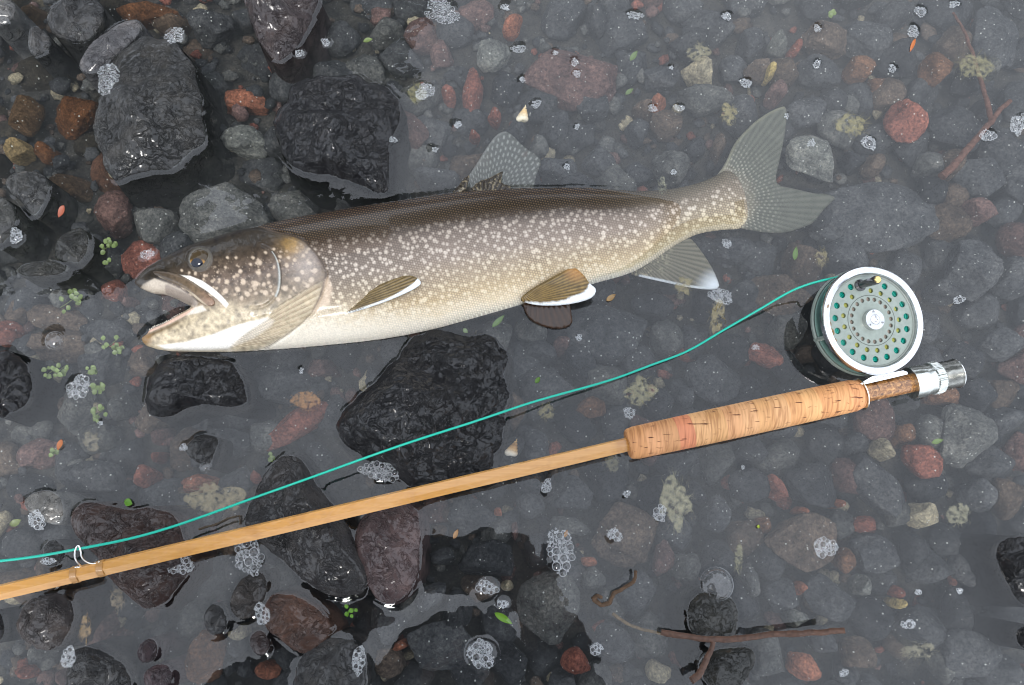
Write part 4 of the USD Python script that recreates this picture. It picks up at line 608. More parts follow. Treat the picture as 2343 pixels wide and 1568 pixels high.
# (x, y, half width, half height, turn, colour, depth of the top in mm)
ST = [
 (1903,68,55,47,0,'brown',26),(1990,70,62,56,20,'slate',30),(1607,146,42,35,10,'tan',20),(1770,150,12,16,10,'yellow',18),(1743,150,35,30,0,'brown',30),(1828,95,14,11,-20,'red',28),(1791,88,28,32,0,'pale',26),(1978,146,32,34,20,'rust',26),(2012,184,20,24,30,'rust',32),
 (2070,112,50,62,10,'dark',30),(2155,143,36,39,0,'rust',18),(2274,146,27,28,0,'grey',26),(2285,70,72,84,-15,'slate',32),(2090,254,48,60,15,'red',16),(2182,282,72,66,10,'dark',26),(2141,367,38,32,0,'grey',34),(2270,390,76,56,0,'slate',28),(1873,352,70,58,12,'pale',17),(2008,364,25,30,10,'brown',28),(1960,357,30,32,0,'dark',36),
 (2022,485,176,96,8,'slate',27),(2253,476,38,36,0,'pink',26),(2192,438,42,30,20,'brown',32),(1545,372,48,46,0,'grey',26),(1590,332,28,32,0,'dark',34),(1648,326,19,36,12,'brown',32),(1610,222,76,40,8,'grey',28),(1784,200,27,27,0,'pink',30),(1852,245,56,44,0,'slate',30),(1920,222,46,42,0,'dark',36),(1682,145,33,33,0,'slate',32),(1630,45,62,46,0,'slate',30),
 (1172,44,29,19,-35,'orange',20),(1127,109,42,42,0,'pale',24),(1300,150,122,84,10,'pink',24),(1083,194,26,62,4,'red',30),(1025,205,15,21,-20,'red',32),(1130,255,17,16,0,'red',28),(1083,300,15,11,25,'red',26),(1270,282,40,50,0,'slate',30),(988,290,46,42,0,'slate',34),(995,395,62,40,0,'slate',26),(1182,288,30,32,0,'slate',34),(1508,222,23,20,-10,'orange',24),(1480,238,30,22,0,'brown',32),(1515,163,50,36,0,'slate',30),
 (910,120,60,48,15,'slate',30),(820,152,60,46,0,'grey',34),(1010,110,30,36,0,'pink',34),(1372,357,42,44,0,'slate',36),(1277,380,46,36,0,'slate',34),(1464,392,44,32,0,'dark',36),(1525,268,40,44,0,'brown',36),(1233,328,28,30,0,'grey',32),(1464,290,32,32,0,'slate',36),(1420,60,70,50,0,'slate',36),(1090,20,50,36,0,'pink',38),
 (550,222,62,28,6,'orange',28),(557,318,57,50,15,'pale',24),(250,478,44,56,0,'pink',20),(503,475,105,78,-15,'grey',20),(663,470,60,56,0,'grey',26),(153,245,62,60,0,'rust',16),(35,245,40,50,0,'brown',12),(34,333,32,28,0,'tan',16),(92,335,26,26,0,'rust',22),(320,15,84,30,0,'rust',20),(60,30,44,36,0,'brown',26),(28,78,22,14,-20,'red',24),(470,45,56,46,0,'slate',16),(70,160,50,44,0,'dark',28),(150,175,34,30,0,'dark',30),(230,240,30,40,0,'dark',34),(140,420,60,36,0,'brown',28),(205,330,42,40,0,'dark',30),
 (320,584,62,50,0,'red',30),(244,659,25,32,10,'red',22),(288,686,17,17,0,'pink',32),(2,760,28,36,0,'red',24),(78,955,20,15,-10,'red',28),(160,935,62,62,0,'grey',24),(112,720,82,34,8,'brown',30),(665,968,92,36,-33,'red',22),(731,839,46,28,5,'pink',32),(238,757,66,46,0,'slate',30),(640,875,92,58,0,'slate',26),(90,650,66,30,10,'slate',24),(170,565,56,50,0,'slate',24),(1240,800,42,30,0,'slate',32),
 (322,1086,26,32,0,'red',22),(447,1102,41,24,-12,'orange',20),(354,1042,12,17,10,'red',28),(362,997,28,24,0,'pink',30),(201,1094,80,44,4,'slate',20),(72,1038,56,38,-15,'pink',28),(60,990,46,34,0,'grey',30),(490,1015,84,46,0,'slate',26),(604,1537,30,21,10,'orange',26),(527,1484,22,25,0,'slate',24),(555,1533,19,20,0,'dark',26),(518,1533,20,20,0,'slate',28),(540,1444,27,23,10,'tan',22),(455,1508,50,64,-8,'rust',14),(44,1541,22,17,0,'red',22),(141,1548,22,25,0,'pink',28),(360,1130,60,50,0,'slate',30),(470,1330,60,60,0,'slate',30),(230,1450,60,60,0,'pink',32),
 (1261,1388,80,86,0,'grey',16),(1321,1522,37,35,0,'red',14),(1345,1285,25,13,10,'orange',26),(1354,1323,36,30,0,'grey',24),(1434,1218,78,80,10,'brown',26),(1112,1283,66,50,10,'dark',16),(1160,1340,16,15,0,'tan',26),(990,1362,52,28,-50,'slate',14),(1040,1405,40,52,15,'dark',20),(1010,1278,32,26,0,'dark',24),(880,1430,50,48,0,'slate',18),(1010,1475,90,62,0,'slate',18),(880,1520,44,38,0,'brown',26),(915,1480,21,11,-20,'orange',22),(1160,1520,66,58,0,'dark',26),(1310,1130,58,46,0,'slate',26),(1217,1155,38,32,0,'slate',28),(1293,1207,60,28,10,'grey',24),(1462,1352,50,62,0,'slate',24),(1410,1476,54,46,0,'slate',22),(1523,1275,24,46,5,'pink',28),(1514,1542,28,26,20,'tan',22),(1140,1172,11,12,0,'orange',20),(1176,1215,10,22,0,'pink',30),(1080,1180,60,44,0,'slate',30),
 (1876,1106,72,54,5,'dark',22),(2020,1110,52,92,-22,'slate',22),(1783,1114,22,42,-30,'red',24),(2125,1054,38,52,-30,'red',18),(2037,1025,32,28,0,'tan',20),(2077,989,24,32,0,'rust',26),(2232,992,66,78,8,'grey',18),(2125,1178,42,31,15,'tan',18),(1987,1198,29,21,0,'red',26),(1844,1168,16,12,-20,'orange',26),(1926,1152,15,14,0,'orange',28),(1757,1198,20,24,0,'rust',28),(1852,1250,97,78,0,'brown',22),(2009,1271,62,50,0,'slate',28),(1940,1283,24,30,10,'rust',30),(1578,1295,36,36,0,'grey',22),(1723,1322,27,48,-8,'grey',26),(1795,1362,44,46,0,'slate',28),(1908,1370,60,56,0,'slate',26),(1838,1347,17,17,0,'orange',22),(1981,1343,18,28,0,'pale',26),(2061,1357,18,17,0,'red',30),(1832,1420,28,24,0,'pale',26),(1763,1510,46,66,5,'grey',24),(1896,1468,37,32,0,'slate',28),(1977,1504,38,42,0,'brown',24),(1852,1528,39,33,10,'orange',18),(2065,1382,14,14,0,'yellow',26),(2250,1130,42,42,0,'slate',28),
 (2250,605,64,78,10,'slate',22),(2308,775,52,46,0,'slate',28),(2120,735,44,52,0,'slate',28),(1764,808,46,32,25,'red',24),(1800,665,82,58,10,'brown',26),(1640,860,70,62,0,'slate',26),(1573,894,36,40,0,'slate',30),(1400,745,112,88,0,'slate',26),(1287,785,24,24,0,'pink',32),(1253,887,72,56,0,'slate',28),(1355,927,36,28,0,'rust',30),(1680,560,62,36,0,'slate',30),(1660,960,60,44,0,'slate',30),(1970,1010,36,30,0,'slate',32),(2310,900,44,40,0,'brown',34),(2170,900,40,32,0,'rust',32),(2150,1300,56,44,0,'slate',28),(2120,1440,62,52,0,'slate',30),(2230,1500,80,60,0,'slate',26),(2250,1300,60,50,0,'slate',30),(1640,1180,40,50,0,'slate',28),(1560,1050,60,44,0,'slate',32),(1730,1030,52,40,0,'slate',34),(700,1250,40,40,0,'slate',40),
]
MARKS = [('the open mouth', 400, 700), ('the fish head', 560, 600), ('the dorsal fin', 1140, 380), ('the tail fin', 1760, 420), ('the anal fin', 1560, 620), ('the pelvic fins', 1270, 680), ('the reel', 2000, 740), ('the rod butt', 2150, 860), ('the cork grip', 1700, 960), ('the rod tip end', 60, 1340), ('the line guide', 180, 1265), ('the belly rock', 960, 950), ('the back rock', 780, 310), ('the grey rock', 345, 250), ('the jaw rock', 450, 885), ('the reddish rock', 890, 1270), ('the long rock', 700, 1200), ('the long twig', 1800, 1545), ('the bent twig', 1510, 1390), ('the big foam', 1283, 1258), ('the top foam', 1010, 27), ('the snail shell', 1200, 258), ('the sunken branch', 2270, 320), ('the edge rock', 2310, 1300), ('the big bubble', 1640, 1337), ('the rusty rock', 690, 1430), ('the top edge rock', 640, 60)]
def where(x, y, skip=()):
    d = sorted((math.hypot(x - a, y - b), n, a, b) for n, a, b in MARKS if n not in skip)[:3]; _, n, a, b = d[0]; dx, dy = x - a, y - b
    way = ('right of' if dx > 0 else 'left of') if abs(dx) > 2.2 * abs(dy) else ('below' if dy > 0 else 'above') if abs(dy) > 2.2 * abs(dx) else ('below and ' if dy > 0 else 'above and ') + ('right of' if dx > 0 else 'left of')
    return f'{way} {n}', d[1][1], n  # words that find it
ORD = ['', ' nearest it', ' second nearest it', ' third nearest it', ' fourth nearest it', ' fifth nearest it', ' sixth nearest it', ' seventh nearest it', ' eighth nearest it', ' ninth nearest it', ' tenth nearest it', ' eleventh nearest it', ' twelfth nearest it']
def label_all(items, noun):
    """items of (x, y, description); one label each that says which one by what stands nearest"""
    keys = {}
    for k, (x, y, desc) in enumerate(items):
        w, second, n = where(x, y); keys.setdefault((desc, w), []).append((math.hypot(x - [m for m in MARKS if m[0] == n][0][1], y - [m for m in MARKS if m[0] == n][0][2]), k))
    out = [None] * len(items)
    for (desc, w), ks in keys.items():
        ks.sort()
        for r, (_, k) in enumerate(ks): out[k] = f'{desc} {noun} {w}' + ('' if len(ks) == 1 else ',' + ORD[r + 1])
    return out
def silt(x, y):                                             # brown algae film in the still corner
    return np.array((1, 1, 1)) * (1 - w_silt(x, y)) + np.array((0.80, 0.66, 0.48)) * w_silt(x, y)
def w_silt(x, y): return float(smoothstep(520, 250, x) * smoothstep(520, 380, y))
def size_word(r): return 'tiny' if r < 18 else 'small' if r < 32 else 'medium' if r < 52 else 'large' if r < 85 else 'huge'
sl = label_all([(x, y, f'{size_word(max(rx, ry))} {WORD[c]}') for x, y, rx, ry, a, c, d in ST], 'stone under water')
ST_XY = []
for k, (x, y, rx, ry, a, c, d) in enumerate(ST):
    g = np.random.default_rng(300 + k); t = np.array(PAL[c]) * g.uniform(0.85, 1.15) * silt(x, y)
    tag(obj('submerged_stone', stone_mesh(x, y, rx, ry, a, -d / 1000.0, 100 + k, angular=1.0 if c in ('dark', 'pale') else 0.3), 'bed_stone', smooth=True, tint=t), sl[k], 'stone'); ST_XY.append((x, y, 0.8 * min(rx, ry)))
# smaller grey stones between them, then gravel
xy = np.array(ST_XY); g = np.random.default_rng(44); placed = []; cand = g.uniform((-60, -60), (2403, 1628), (9000, 2)); rr0 = np.sort(g.uniform(15, 54, 9000))[::-1]
for (x, y), r in zip(cand, rr0):
    if len(placed) >= 290: break
    if (np.hypot(xy[:, 0] - x, xy[:, 1] - y) < xy[:, 2] + 0.5 * r).any(): continue
    if placed and min(math.hypot(q[0] - x, q[1] - y) - 0.74 * (q[2] + r) for q in placed) < 0: continue
    if any(pg.contains(Point(P(x, y, 0)[:2])) for pg in ROCK_POLY) or body_poly.contains(Point(x, y)): continue
    placed.append((x, y, r))
tone_of = [np.random.default_rng(900 + k).choice(['slate', 'dark', 'slate', 'grey', 'brown', 'pink'], p=[.34, .22, .16, .14, .09, .05]) for k in range(len(placed))]
bl_ = label_all([(x, y, f'{size_word(r)} {WORD[tone_of[k]]}') for k, (x, y, r) in enumerate(placed)], 'bed stone')
for k, (x, y, r) in enumerate(placed):
    g2 = np.random.default_rng(900 + k); t = np.array(PAL[g2.choice(['slate', 'dark', 'slate', 'grey', 'brown', 'pink'], p=[.34, .22, .16, .14, .09, .05])]) * g2.uniform(0.7, 1.1) * silt(x, y)
    tag(obj('bed_stone', stone_mesh(x, y, r * g2.uniform(0.8, 1.25), r * g2.uniform(0.7, 1.1), g2.uniform(0, 180), -g2.uniform(0.024, 0.042), 1200 + k, base=BASE3), 'bed_stone', smooth=True, tint=t), bl_[k], 'stone')
gm, gc = [], []; g = np.random.default_rng(55)
for k in range(5200):
    x, y = g.uniform(-0.52, 0.52), g.uniform(-0.36, 0.42); s = g.uniform(0.0012, 0.0062) * (1.6 if g.random() < 0.15 else 1); v = np.array(BASE1.vertices) * (1 + 0.25 * g.normal(size=(42, 1)) * 0.6); v *= s * np.array([g.uniform(0.8, 1.4), g.uniform(0.7, 1.1), 0.7]); a = g.uniform(0, 6.28)
    v = v @ trimesh.transformations.rotation_matrix(a, [0, 0, 1])[:3, :3].T; z = float(bed_z(np.array([x]), np.array([y]))[0]); gm.append(tm(v + [x, y, z + 0.35 * s + g.uniform(0, 0.012)], BASE1.faces)); c = np.array(PAL[g.choice(['slate', 'dark', 'grey', 'brown', 'red', 'tan', 'pink'], p=[.3, .2, .18, .14, .07, .05, .06])]) * g.uniform(0.7, 1.2); gc.append(np.tile(c, (42, 1)))
tag(obj('gravel', cat_mesh(gm), 'bed_gravel', smooth=True, col=np.vstack(gc)), 'loose dark gravel scattered between the stones on the bed', 'gravel', kind='stuff')

# ------------------------------------------------------------------ foam and bubbles
def dome(c, r, flat=0.75, seg=(18, 7)):
    a = np.arange(seg[0]) * 2 * np.pi / seg[0]; e = np.linspace(-0.15, 0.5 * np.pi, seg[1])[:-1]
    v = np.vstack([np.stack([np.outer(np.cos(e), np.cos(a)), np.outer(np.cos(e), np.sin(a)), np.repeat(np.sin(e)[:, None], seg[0], 1)], -1).reshape(-1, 3), [[0, 0, 1]]]) * [r, r, r * flat] + c
    i, j = np.meshgrid(np.arange(len(e) - 1), np.arange(seg[0]), indexing='ij'); j2 = (j + 1) % seg[0]; q = np.stack([i * seg[0] + j, i * seg[0] + j2, (i + 1) * seg[0] + j2, (i + 1) * seg[0] + j], -1).reshape(-1, 4); k = np.arange(seg[0]); t0 = (len(e) - 1) * seg[0]
    return tm(v, np.vstack([q[:, [0, 1, 2]], q[:, [0, 2, 3]], np.stack([t0 + k, t0 + (k + 1) % seg[0], np.full(seg[0], len(v) - 1)], 1)]))
FOAM = [(1010,27,38,30,0),(1453,36,20,12,0),(1187,112,19,12,0),(973,210,22,19,0),(1227,238,15,10,0),(1662,37,15,10,0),(1870,65,11,10,0),(2106,27,15,15,1),(2090,72,13,20,0),(2183,10,14,10,0),(1869,147,11,11,1),(2042,157,11,11,0),(1706,190,19,12,0),(1988,327,19,20,1),(2260,310,20,18,0),(2330,285,18,26,0),(1857,328,11,11,0),(1316,143,11,10,0),(1320,169,12,9,0),(1195,183,8,8,0),(1271,121,7,7,0),(1155,16,11,9,0),(1048,285,10,10,0),(996,342,9,7,0),(1297,382,8,9,0),(1493,248,12,10,0),(1554,247,14,10,0),(1536,155,6,6,0),(1541,394,8,8,0),(1320,291,7,8,0),(1800,266,7,7,1),
 (1663,557,13,13,0),(1650,678,25,20,0),(1729,795,9,8,0),(337,582,18,14,0),(180,887,28,26,0),(37,540,20,20,0),(1283,1258,33,50,0),(1406,1224,20,18,0),(1888,1253,25,25,0),(1434,1130,10,10,0),(1251,1112,13,20,0),(1365,1485,19,15,0),(1100,1497,34,30,0),(1115,1345,24,15,0),(1150,1382,14,12,0),(2079,1429,18,13,1),(1931,1540,12,10,0),(2208,1585,10,10,0),(570,1270,36,44,0),(600,1405,18,25,0),(872,1078,42,26,0),(412,1292,28,26,0),(246,180,24,40,0),(400,82,24,18,0),(685,122,15,9,0),(745,97,12,10,0),(84,1190,18,24,0),(110,1284,18,11,0),(820,1512,14,36,0),(157,1505,17,24,0),(690,848,6,8,0),(1160,20,6,5,0),(900,320,11,8,0),(1440,945,14,18,0),(1510,1175,14,22,0),(2100,1355,10,7,0),(2195,1352,10,7,0),(1700,1070,6,5,0),(480,1400,5,5,0),(230,968,6,6,0),(420,1023,10,10,0),(2195,686,16,12,1),(1325,772,10,8,0),(1210,700,6,5,0)]
fl = label_all([(x, y, ('large' if max(rx, ry) > 30 else 'small' if max(rx, ry) < 14 else 'medium') + ' foam') for x, y, rx, ry, b in FOAM], 'bubble patch')
rock_tops = [(Polygon(wl_), 0) for wl_, k in WATER_MASK if k == 'rock']
SURF = []                                                   # filled with each rock's surface for things that lie on it
for k, (x, y, rx, ry, big) in enumerate(FOAM):
    rx, ry = (rx * 0.85, ry * 0.85) if max(rx, ry) < 22 else (rx, ry)
    g = np.random.default_rng(2000 + k); t = thing('foam_patch', fl[k], 'foam'); pts = []
    if big: pts.append((0.1 * rx, 0.1 * ry, 0.62 * min(rx, ry)))
    rmax = 0.30 * min(rx, ry) if min(rx, ry) > 16 else 0.48 * min(rx, ry)
    for trial in range(1600):
        r = max(1.6, rmax * g.random() ** (1.6 if trial > 60 else 0.6)); a, q = g.uniform(0, 6.283), math.sqrt(g.random()); lob = 0.88 + 0.14 * math.sin(2 * a + k) + 0.09 * math.sin(3 * a + 2.3 * k) + 0.06 * math.sin(5 * a + 1.7 * k); px_, py_ = q * lob * (rx - 0.5 * r) * math.cos(a) * 1.1, q * lob * (ry - 0.5 * r) * math.sin(a) * 1.1
        if all(math.hypot(px_ - b[0], py_ - b[1]) > 0.93 * (r + b[2]) for b in pts): pts.append((px_, py_, r))
        if len(pts) > 90: break
    small, rims = [], []
    for px_, py_, r in pts:
        c = P(x + px_, y + py_, 0.0); zz = 0.0014
        hit = [i for i, (pg, _) in enumerate(rock_tops) if pg.contains(Point(c[:2]))]
        if hit: zz += 0.006
        c = P(x + px_, y + py_, zz)
        m = dome(c, r * MM * 0.98, g.uniform(0.6, 0.85), (20, 8) if r > 4 else (12, 5))
        tr = trimesh.creation.torus(r * MM * 0.98, max(0.00018, r * MM * 0.07), 18 if r > 4 else 10, 6); tr.apply_translation(c + [0, 0, r * MM * 0.12]); rims.append(tr)
        if r > 4.7: obj('bubble', m, 'bubble_film', t, smooth=True)
        else: small.append(m)
    tag(obj('bubble_rims', cat_mesh(rims), 'foam_rim', t, smooth=True), kind='stuff')
    if small: tag(obj('small_bubbles', cat_mesh(small), 'bubble_film', t, smooth=True), kind='stuff')
    if not any(Polygon(wl_).contains(Point(P(x, y, 0)[:2])) for wl_, kk in WATER_MASK): WATER_MASK.append((np.array([P(x + 0.85 * rx * math.cos(a), y + 0.85 * ry * math.sin(a), 0)[:2] for a in np.linspace(0, 6.283, 24)]), 'foam'))
for x, y, r, lab in ((1640, 1337, 35, 'large single clear bubble above the film-covered black rock'), (125, 779, 21, 'single clear bubble left of the lower jaw'), (471, 1068, 13, 'single clear bubble under the small jagged black rock')):
    c = P(x, y, 0.0005); tag(obj('bubble', dome(c, r * MM, 0.6, (48, 16)), 'bubble_film', smooth=True), lab, 'bubble'); WATER_MASK.append((np.array([P(x + r * math.cos(a), y + r * math.sin(a), 0)[:2] for a in np.linspace(0, 6.283, 32)]), 'foam'))

g = np.random.default_rng(77); dust = []
for k in range(620):
    x, y = g.uniform(0, W), g.uniform(0, H); r = g.uniform(0.00010, 0.00026) * (1.7 if g.random() < 0.06 else 1)
    b = trimesh.creation.icosahedron(); b.apply_scale([r * g.uniform(0.7, 1.8), r, r * 0.6]); b.apply_transform(trimesh.transformations.rotation_matrix(g.uniform(0, 6.28), [0, 0, 1])); b.apply_translation(P(x, y, 0.0004 if g.random() < 0.6 else -g.uniform(0.002, 0.03))); dust.append(b)
tag(obj('floating_specks', cat_mesh(dust), 'foam_rim', smooth=True), 'tiny pale specks drifting on and in the water', 'specks', kind='stuff')

# ------------------------------------------------------------------ shells, leaves, twigs, weed
def snail(x, y, length, width, ang, z, label, tones):
    a = np.linspace(0, 1, 120); vs, fs, cs = [], [], []; turns, sides = 5.5, 14
    pts = []; rad = []
    for t in a:
        w = (1 - t) ** 1.05; r = width * 0.30 * w; th = turns * 2 * np.pi * t; pts.append([length * t ** 0.9 * 0.92, r * math.cos(th), r * math.sin(th)]); rad.append(width * 0.27 * w + 0.00015)
    m = tube(pts, rad, sides); v = np.array(m.vertices); v[:, 0] -= length * 0.45; tt = np.clip((v[:, 0] + length * 0.5) / length, 0, 1); col = interp_ramp(tt, tones) * (0.8 + 0.4 * meshkit.fbm(v * 900, 2, 3))[:, None]
    q = math.radians(ang); v = np.stack([v[:, 0] * math.cos(q) - v[:, 1] * math.sin(q), v[:, 0] * math.sin(q) + v[:, 1] * math.cos(q), v[:, 2]], 1) + P(x, y, z)
    tag(obj('snail_shell', tm(v, m.faces), 'shell', smooth=True, col=col), label, 'shell')
snail(1199, 258, 0.0165, 0.0095, 78, -0.002, 'cream spiral snail shell standing out above the dorsal fin', [(0, (0.55, 0.50, 0.38)), (0.5, (0.52, 0.36, 0.17)), (1, (0.60, 0.52, 0.36))])
snail(1176, 1022, 0.0135, 0.0090, 68, -0.006, 'banded brown snail shell right of the black rock under the belly', [(0, (0.55, 0.50, 0.42)), (0.3, (0.40, 0.25, 0.12)), (0.6, (0.20, 0.11, 0.05)), (1, (0.42, 0.30, 0.15))])
def leaf_mesh(x, y, l, w, ang, z, curl=0.001, seed=0):
    u, s = np.meshgrid(np.linspace(0, 1, 12), np.linspace(-1, 1, 5), indexing='ij'); half = w * np.sin(np.pi * u ** 0.85) ** 0.8; px_, py_ = (u - 0.5) * l, s * half; q = math.radians(ang)
    X_, Y_ = x + px_ * math.cos(q) - py_ * math.sin(q), y + px_ * math.sin(q) + py_ * math.cos(q); v = P(X_, Y_, z) + np.stack([0 * u, 0 * u, curl * (s ** 2 - 0.5) + curl * 0.8 * np.sin(u * 3 + seed)], -1)
    v = v.reshape(-1, 3); i, j = np.meshgrid(np.arange(11), np.arange(4), indexing='ij'); k = (i * 5 + j).ravel(); f = np.vstack([np.stack([k, k + 5, k + 6], 1), np.stack([k, k + 6, k + 1], 1)]); b = v - [0, 0, 0.00025]
    return tm(np.vstack([v, b]), np.vstack([f[:, ::-1], f + len(v)]))
LEAVES = [(1230, 870, 17, 5, -50, 0.0008, (0.10, 0.20, 0.035), 'small green leaf floating below the pelvic fins'), (1140, 735, 40, 6, -45, -0.003, (0.10, 0.17, 0.04), 'green blade tucked under the belly'), (1820, 580, 30, 6, -85, -0.004, (0.10, 0.18, 0.03), 'green upright blade right of the anal fin'), (1398, 681, 26, 6, -35, 0.0012, (0.36, 0.23, 0.10), 'tan pointed leaf floating below the anal fin'), (294, 1150, 22, 9, 20, 0.001, (0.10, 0.24, 0.02), 'bright green leaf by the long dark brown rock'), (35, 1196, 30, 8, -25, -0.004, (0.16, 0.19, 0.05), 'olive leaf by the pale grey flat rock'), (1152, 1415, 48, 8, 32, -0.003, (0.16, 0.33, 0.02), 'bright green blade in the dark reflection right of the reddish rock'), (2145, 1010, 30, 6, -15, -0.004, (0.13, 0.19, 0.05), 'green leaf by the red stone below the rod butt'), (842, 93, 22, 5, -15, -0.003, (0.17, 0.22, 0.07), 'pale green leaf right of the top edge rock'), (1065, 737 + 20, 14, 5, 40, -0.002, (0.16, 0.22, 0.09), 'tiny green leaf touching the belly edge'), (2088, 104, 30, 4, 110, 0.001, (0.48, 0.16, 0.05), 'orange needle sticking out from foam at top right'), (140, 484, 30, 7, 120, -0.004, (0.42, 0.12, 0.07), 'orange sliver left of the pinkish stone'), (1295, 1221, 18, 4, -70, 0.001, (0.40, 0.24, 0.12), 'tan seed floating by the top of the large foam patch'), (1043, 1222, 24, 5, -65, 0.0, (0.40, 0.24, 0.12), 'tan seed right of the reddish rock'), (137, 1018, 26, 6, 105, 0.001, (0.45, 0.17, 0.07), 'orange flake floating left of the jaw rock'), (1735, 1205, 8, 4, 0, 0.001, (0.35, 0.42, 0.05), 'yellow green speck below the tan weed'), (1450, 128, 26, 6, -50, -0.006, (0.12, 0.17, 0.06), 'dull green leaf left of the tail fin near the top'), (1440, 210, 24, 5, -40, -0.008, (0.12, 0.17, 0.06), 'dull green blade above the fish back')]
for x, y, l, w, a, z, c, lab in LEAVES: tag(obj('leaf', leaf_mesh(x, y, l, w, a, z, 0.0008, x), 'leaf', smooth=True, tint=c), lab, 'leaf')
WEED = [(246, 566, 20, 10), (246, 600, 9, 4), (160, 690, 28, 12), (258, 785, 26, 12), (210, 848, 14, 8), (222, 888, 16, 9), (228, 945, 20, 12), (112, 855, 16, 7), (140, 845, 16, 8), (125, 1038, 10, 6), (620, 1045, 8, 4), (800, 1400, 16, 6), (1905, 30, 8, 4)]
wl2 = label_all([(x, y, 'green') for x, y, r, n in WEED], 'round leaf cluster')
for k, (x, y, r, n) in enumerate(WEED):
    g = np.random.default_rng(2500 + k); t = thing('water_weed', wl2[k], 'water weed'); deep = -0.006 if y < 1300 else -0.003
    for q in range(n):
        a, d = g.uniform(0, 6.28), r * math.sqrt(g.random()); s = g.uniform(4.5, 7.5); c = np.array((0.16, 0.21, 0.07)) * g.uniform(0.8, 1.25) if y < 1300 else np.array((0.16, 0.34, 0.04))
        obj('leaflet', leaf_mesh(x + d * math.cos(a), y + d * math.sin(a), 2 * s, s * 0.85, g.uniform(0, 180), deep + g.uniform(-0.003, 0.003), 0.0006, q), 'leaf', t, smooth=True, tint=c)
    obj('stem', tube(spline([P(x - r * 0.8, y + r * 0.5, deep - 0.006), P(x, y, deep - 0.003), P(x + r * 0.6, y - r * 0.5, deep - 0.004)], 8), 0.0003, 5), 'leaf', t, smooth=True, tint=(0.14, 0.17, 0.06))
def twig(name, label, pts, r0, r1, tint, subs=(), n=60, seed=0):
    t = thing(name, label, 'twig')
    def one(nm, pts, r0, r1, parent):
        c0 = spline([P(*q) for q in pts], n); w_ = np.array([P(*q) for q in pts]); d_ = np.r_[0, np.cumsum(np.linalg.norm(np.diff(w_, axis=0), axis=1))]; u_ = np.linspace(0, d_[-1], n); c = 0.75 * np.stack([np.interp(u_, d_, w_[:, k]) for k in range(3)], 1) + 0.25 * c0; c += 0.0012 * (np.stack([meshkit.fbm(np.stack([u_ * 160, np.full(n, seed + 3.3 * k), 0 * u_], -1), 2, 7) for k in range(3)], 1) - 0.5); rad = np.linspace(r0, r1, n) * (1 + 0.28 * (meshkit.fbm(np.stack([np.arange(n) * 0.35, np.full(n, seed * 1.7), np.zeros(n)], -1), 2, seed) - 0.5)); return obj(nm, tube(c, rad, 12), 'bark', parent, smooth=50, tint=tint)
    one('main_stem', pts, r0, r1, t)
    for s in subs: one('side_stem', *s, t)
twig('floating_twig', 'long reddish brown twig with a forked side stem at lower right', [(1515, 1448, .006), (1560, 1455, .008), (1620, 1464, .010), (1700, 1461, .012), (1760, 1453, .015), (1840, 1449, .020), (1933, 1444, .026)], 0.0021, 0.0020, (0.075, 0.038, 0.024), [([(1636, 1464, .010), (1625, 1490, .011), (1612, 1520, .013), (1600, 1545, .015), (1583, 1558, .016)], 0.0016, 0.0026)], seed=1)
twig('bent_twig', 'small bent brown twig right of the large foam patch', [(1357, 1372, .001), (1375, 1385, .002), (1395, 1380, .003), (1405, 1358, .005), (1425, 1348, .006), (1450, 1332, .008), (1454, 1308, .012)], 0.0016, 0.0011, (0.07, 0.038, 0.018), [([(1357, 1372, .001), (1366, 1364, .003), (1378, 1368, .004)], 0.0018, 0.0010)], seed=2)
twig('sunken_branch', 'sunken reddish forked branch at the upper right', [(2155, 405, -.020), (2195, 365, -.018), (2230, 322, -.016), (2262, 285, -.015), (2290, 250, -.015), (2310, 232, -.016)], 0.0034, 0.0020, (0.085, 0.045, 0.035), [([(2268, 285, -.015), (2262, 245, -.016), (2250, 205, -.018), (2225, 120, -.022), (2200, 60, -.026), (2180, 30, -.03)], 0.0022, 0.0011)], seed=3)
twig('sunken_stick', 'thin sunken stick right of the bent twig', [(1400, 1405, -.006), (1450, 1435, -.008), (1520, 1452, -.008), (1600, 1462, -.006)], 0.0012, 0.0008, (0.12, 0.085, 0.05), seed=4)
twig('curved_stem', 'thin dark stem curling beside the fly line left of the long black rock', [(455, 1210, .0005), (490, 1202, .0012), (520, 1187, .0018), (548, 1180, .0015), (548, 1200, .001)], 0.0008, 0.0005, (0.05, 0.035, 0.02), seed=5)
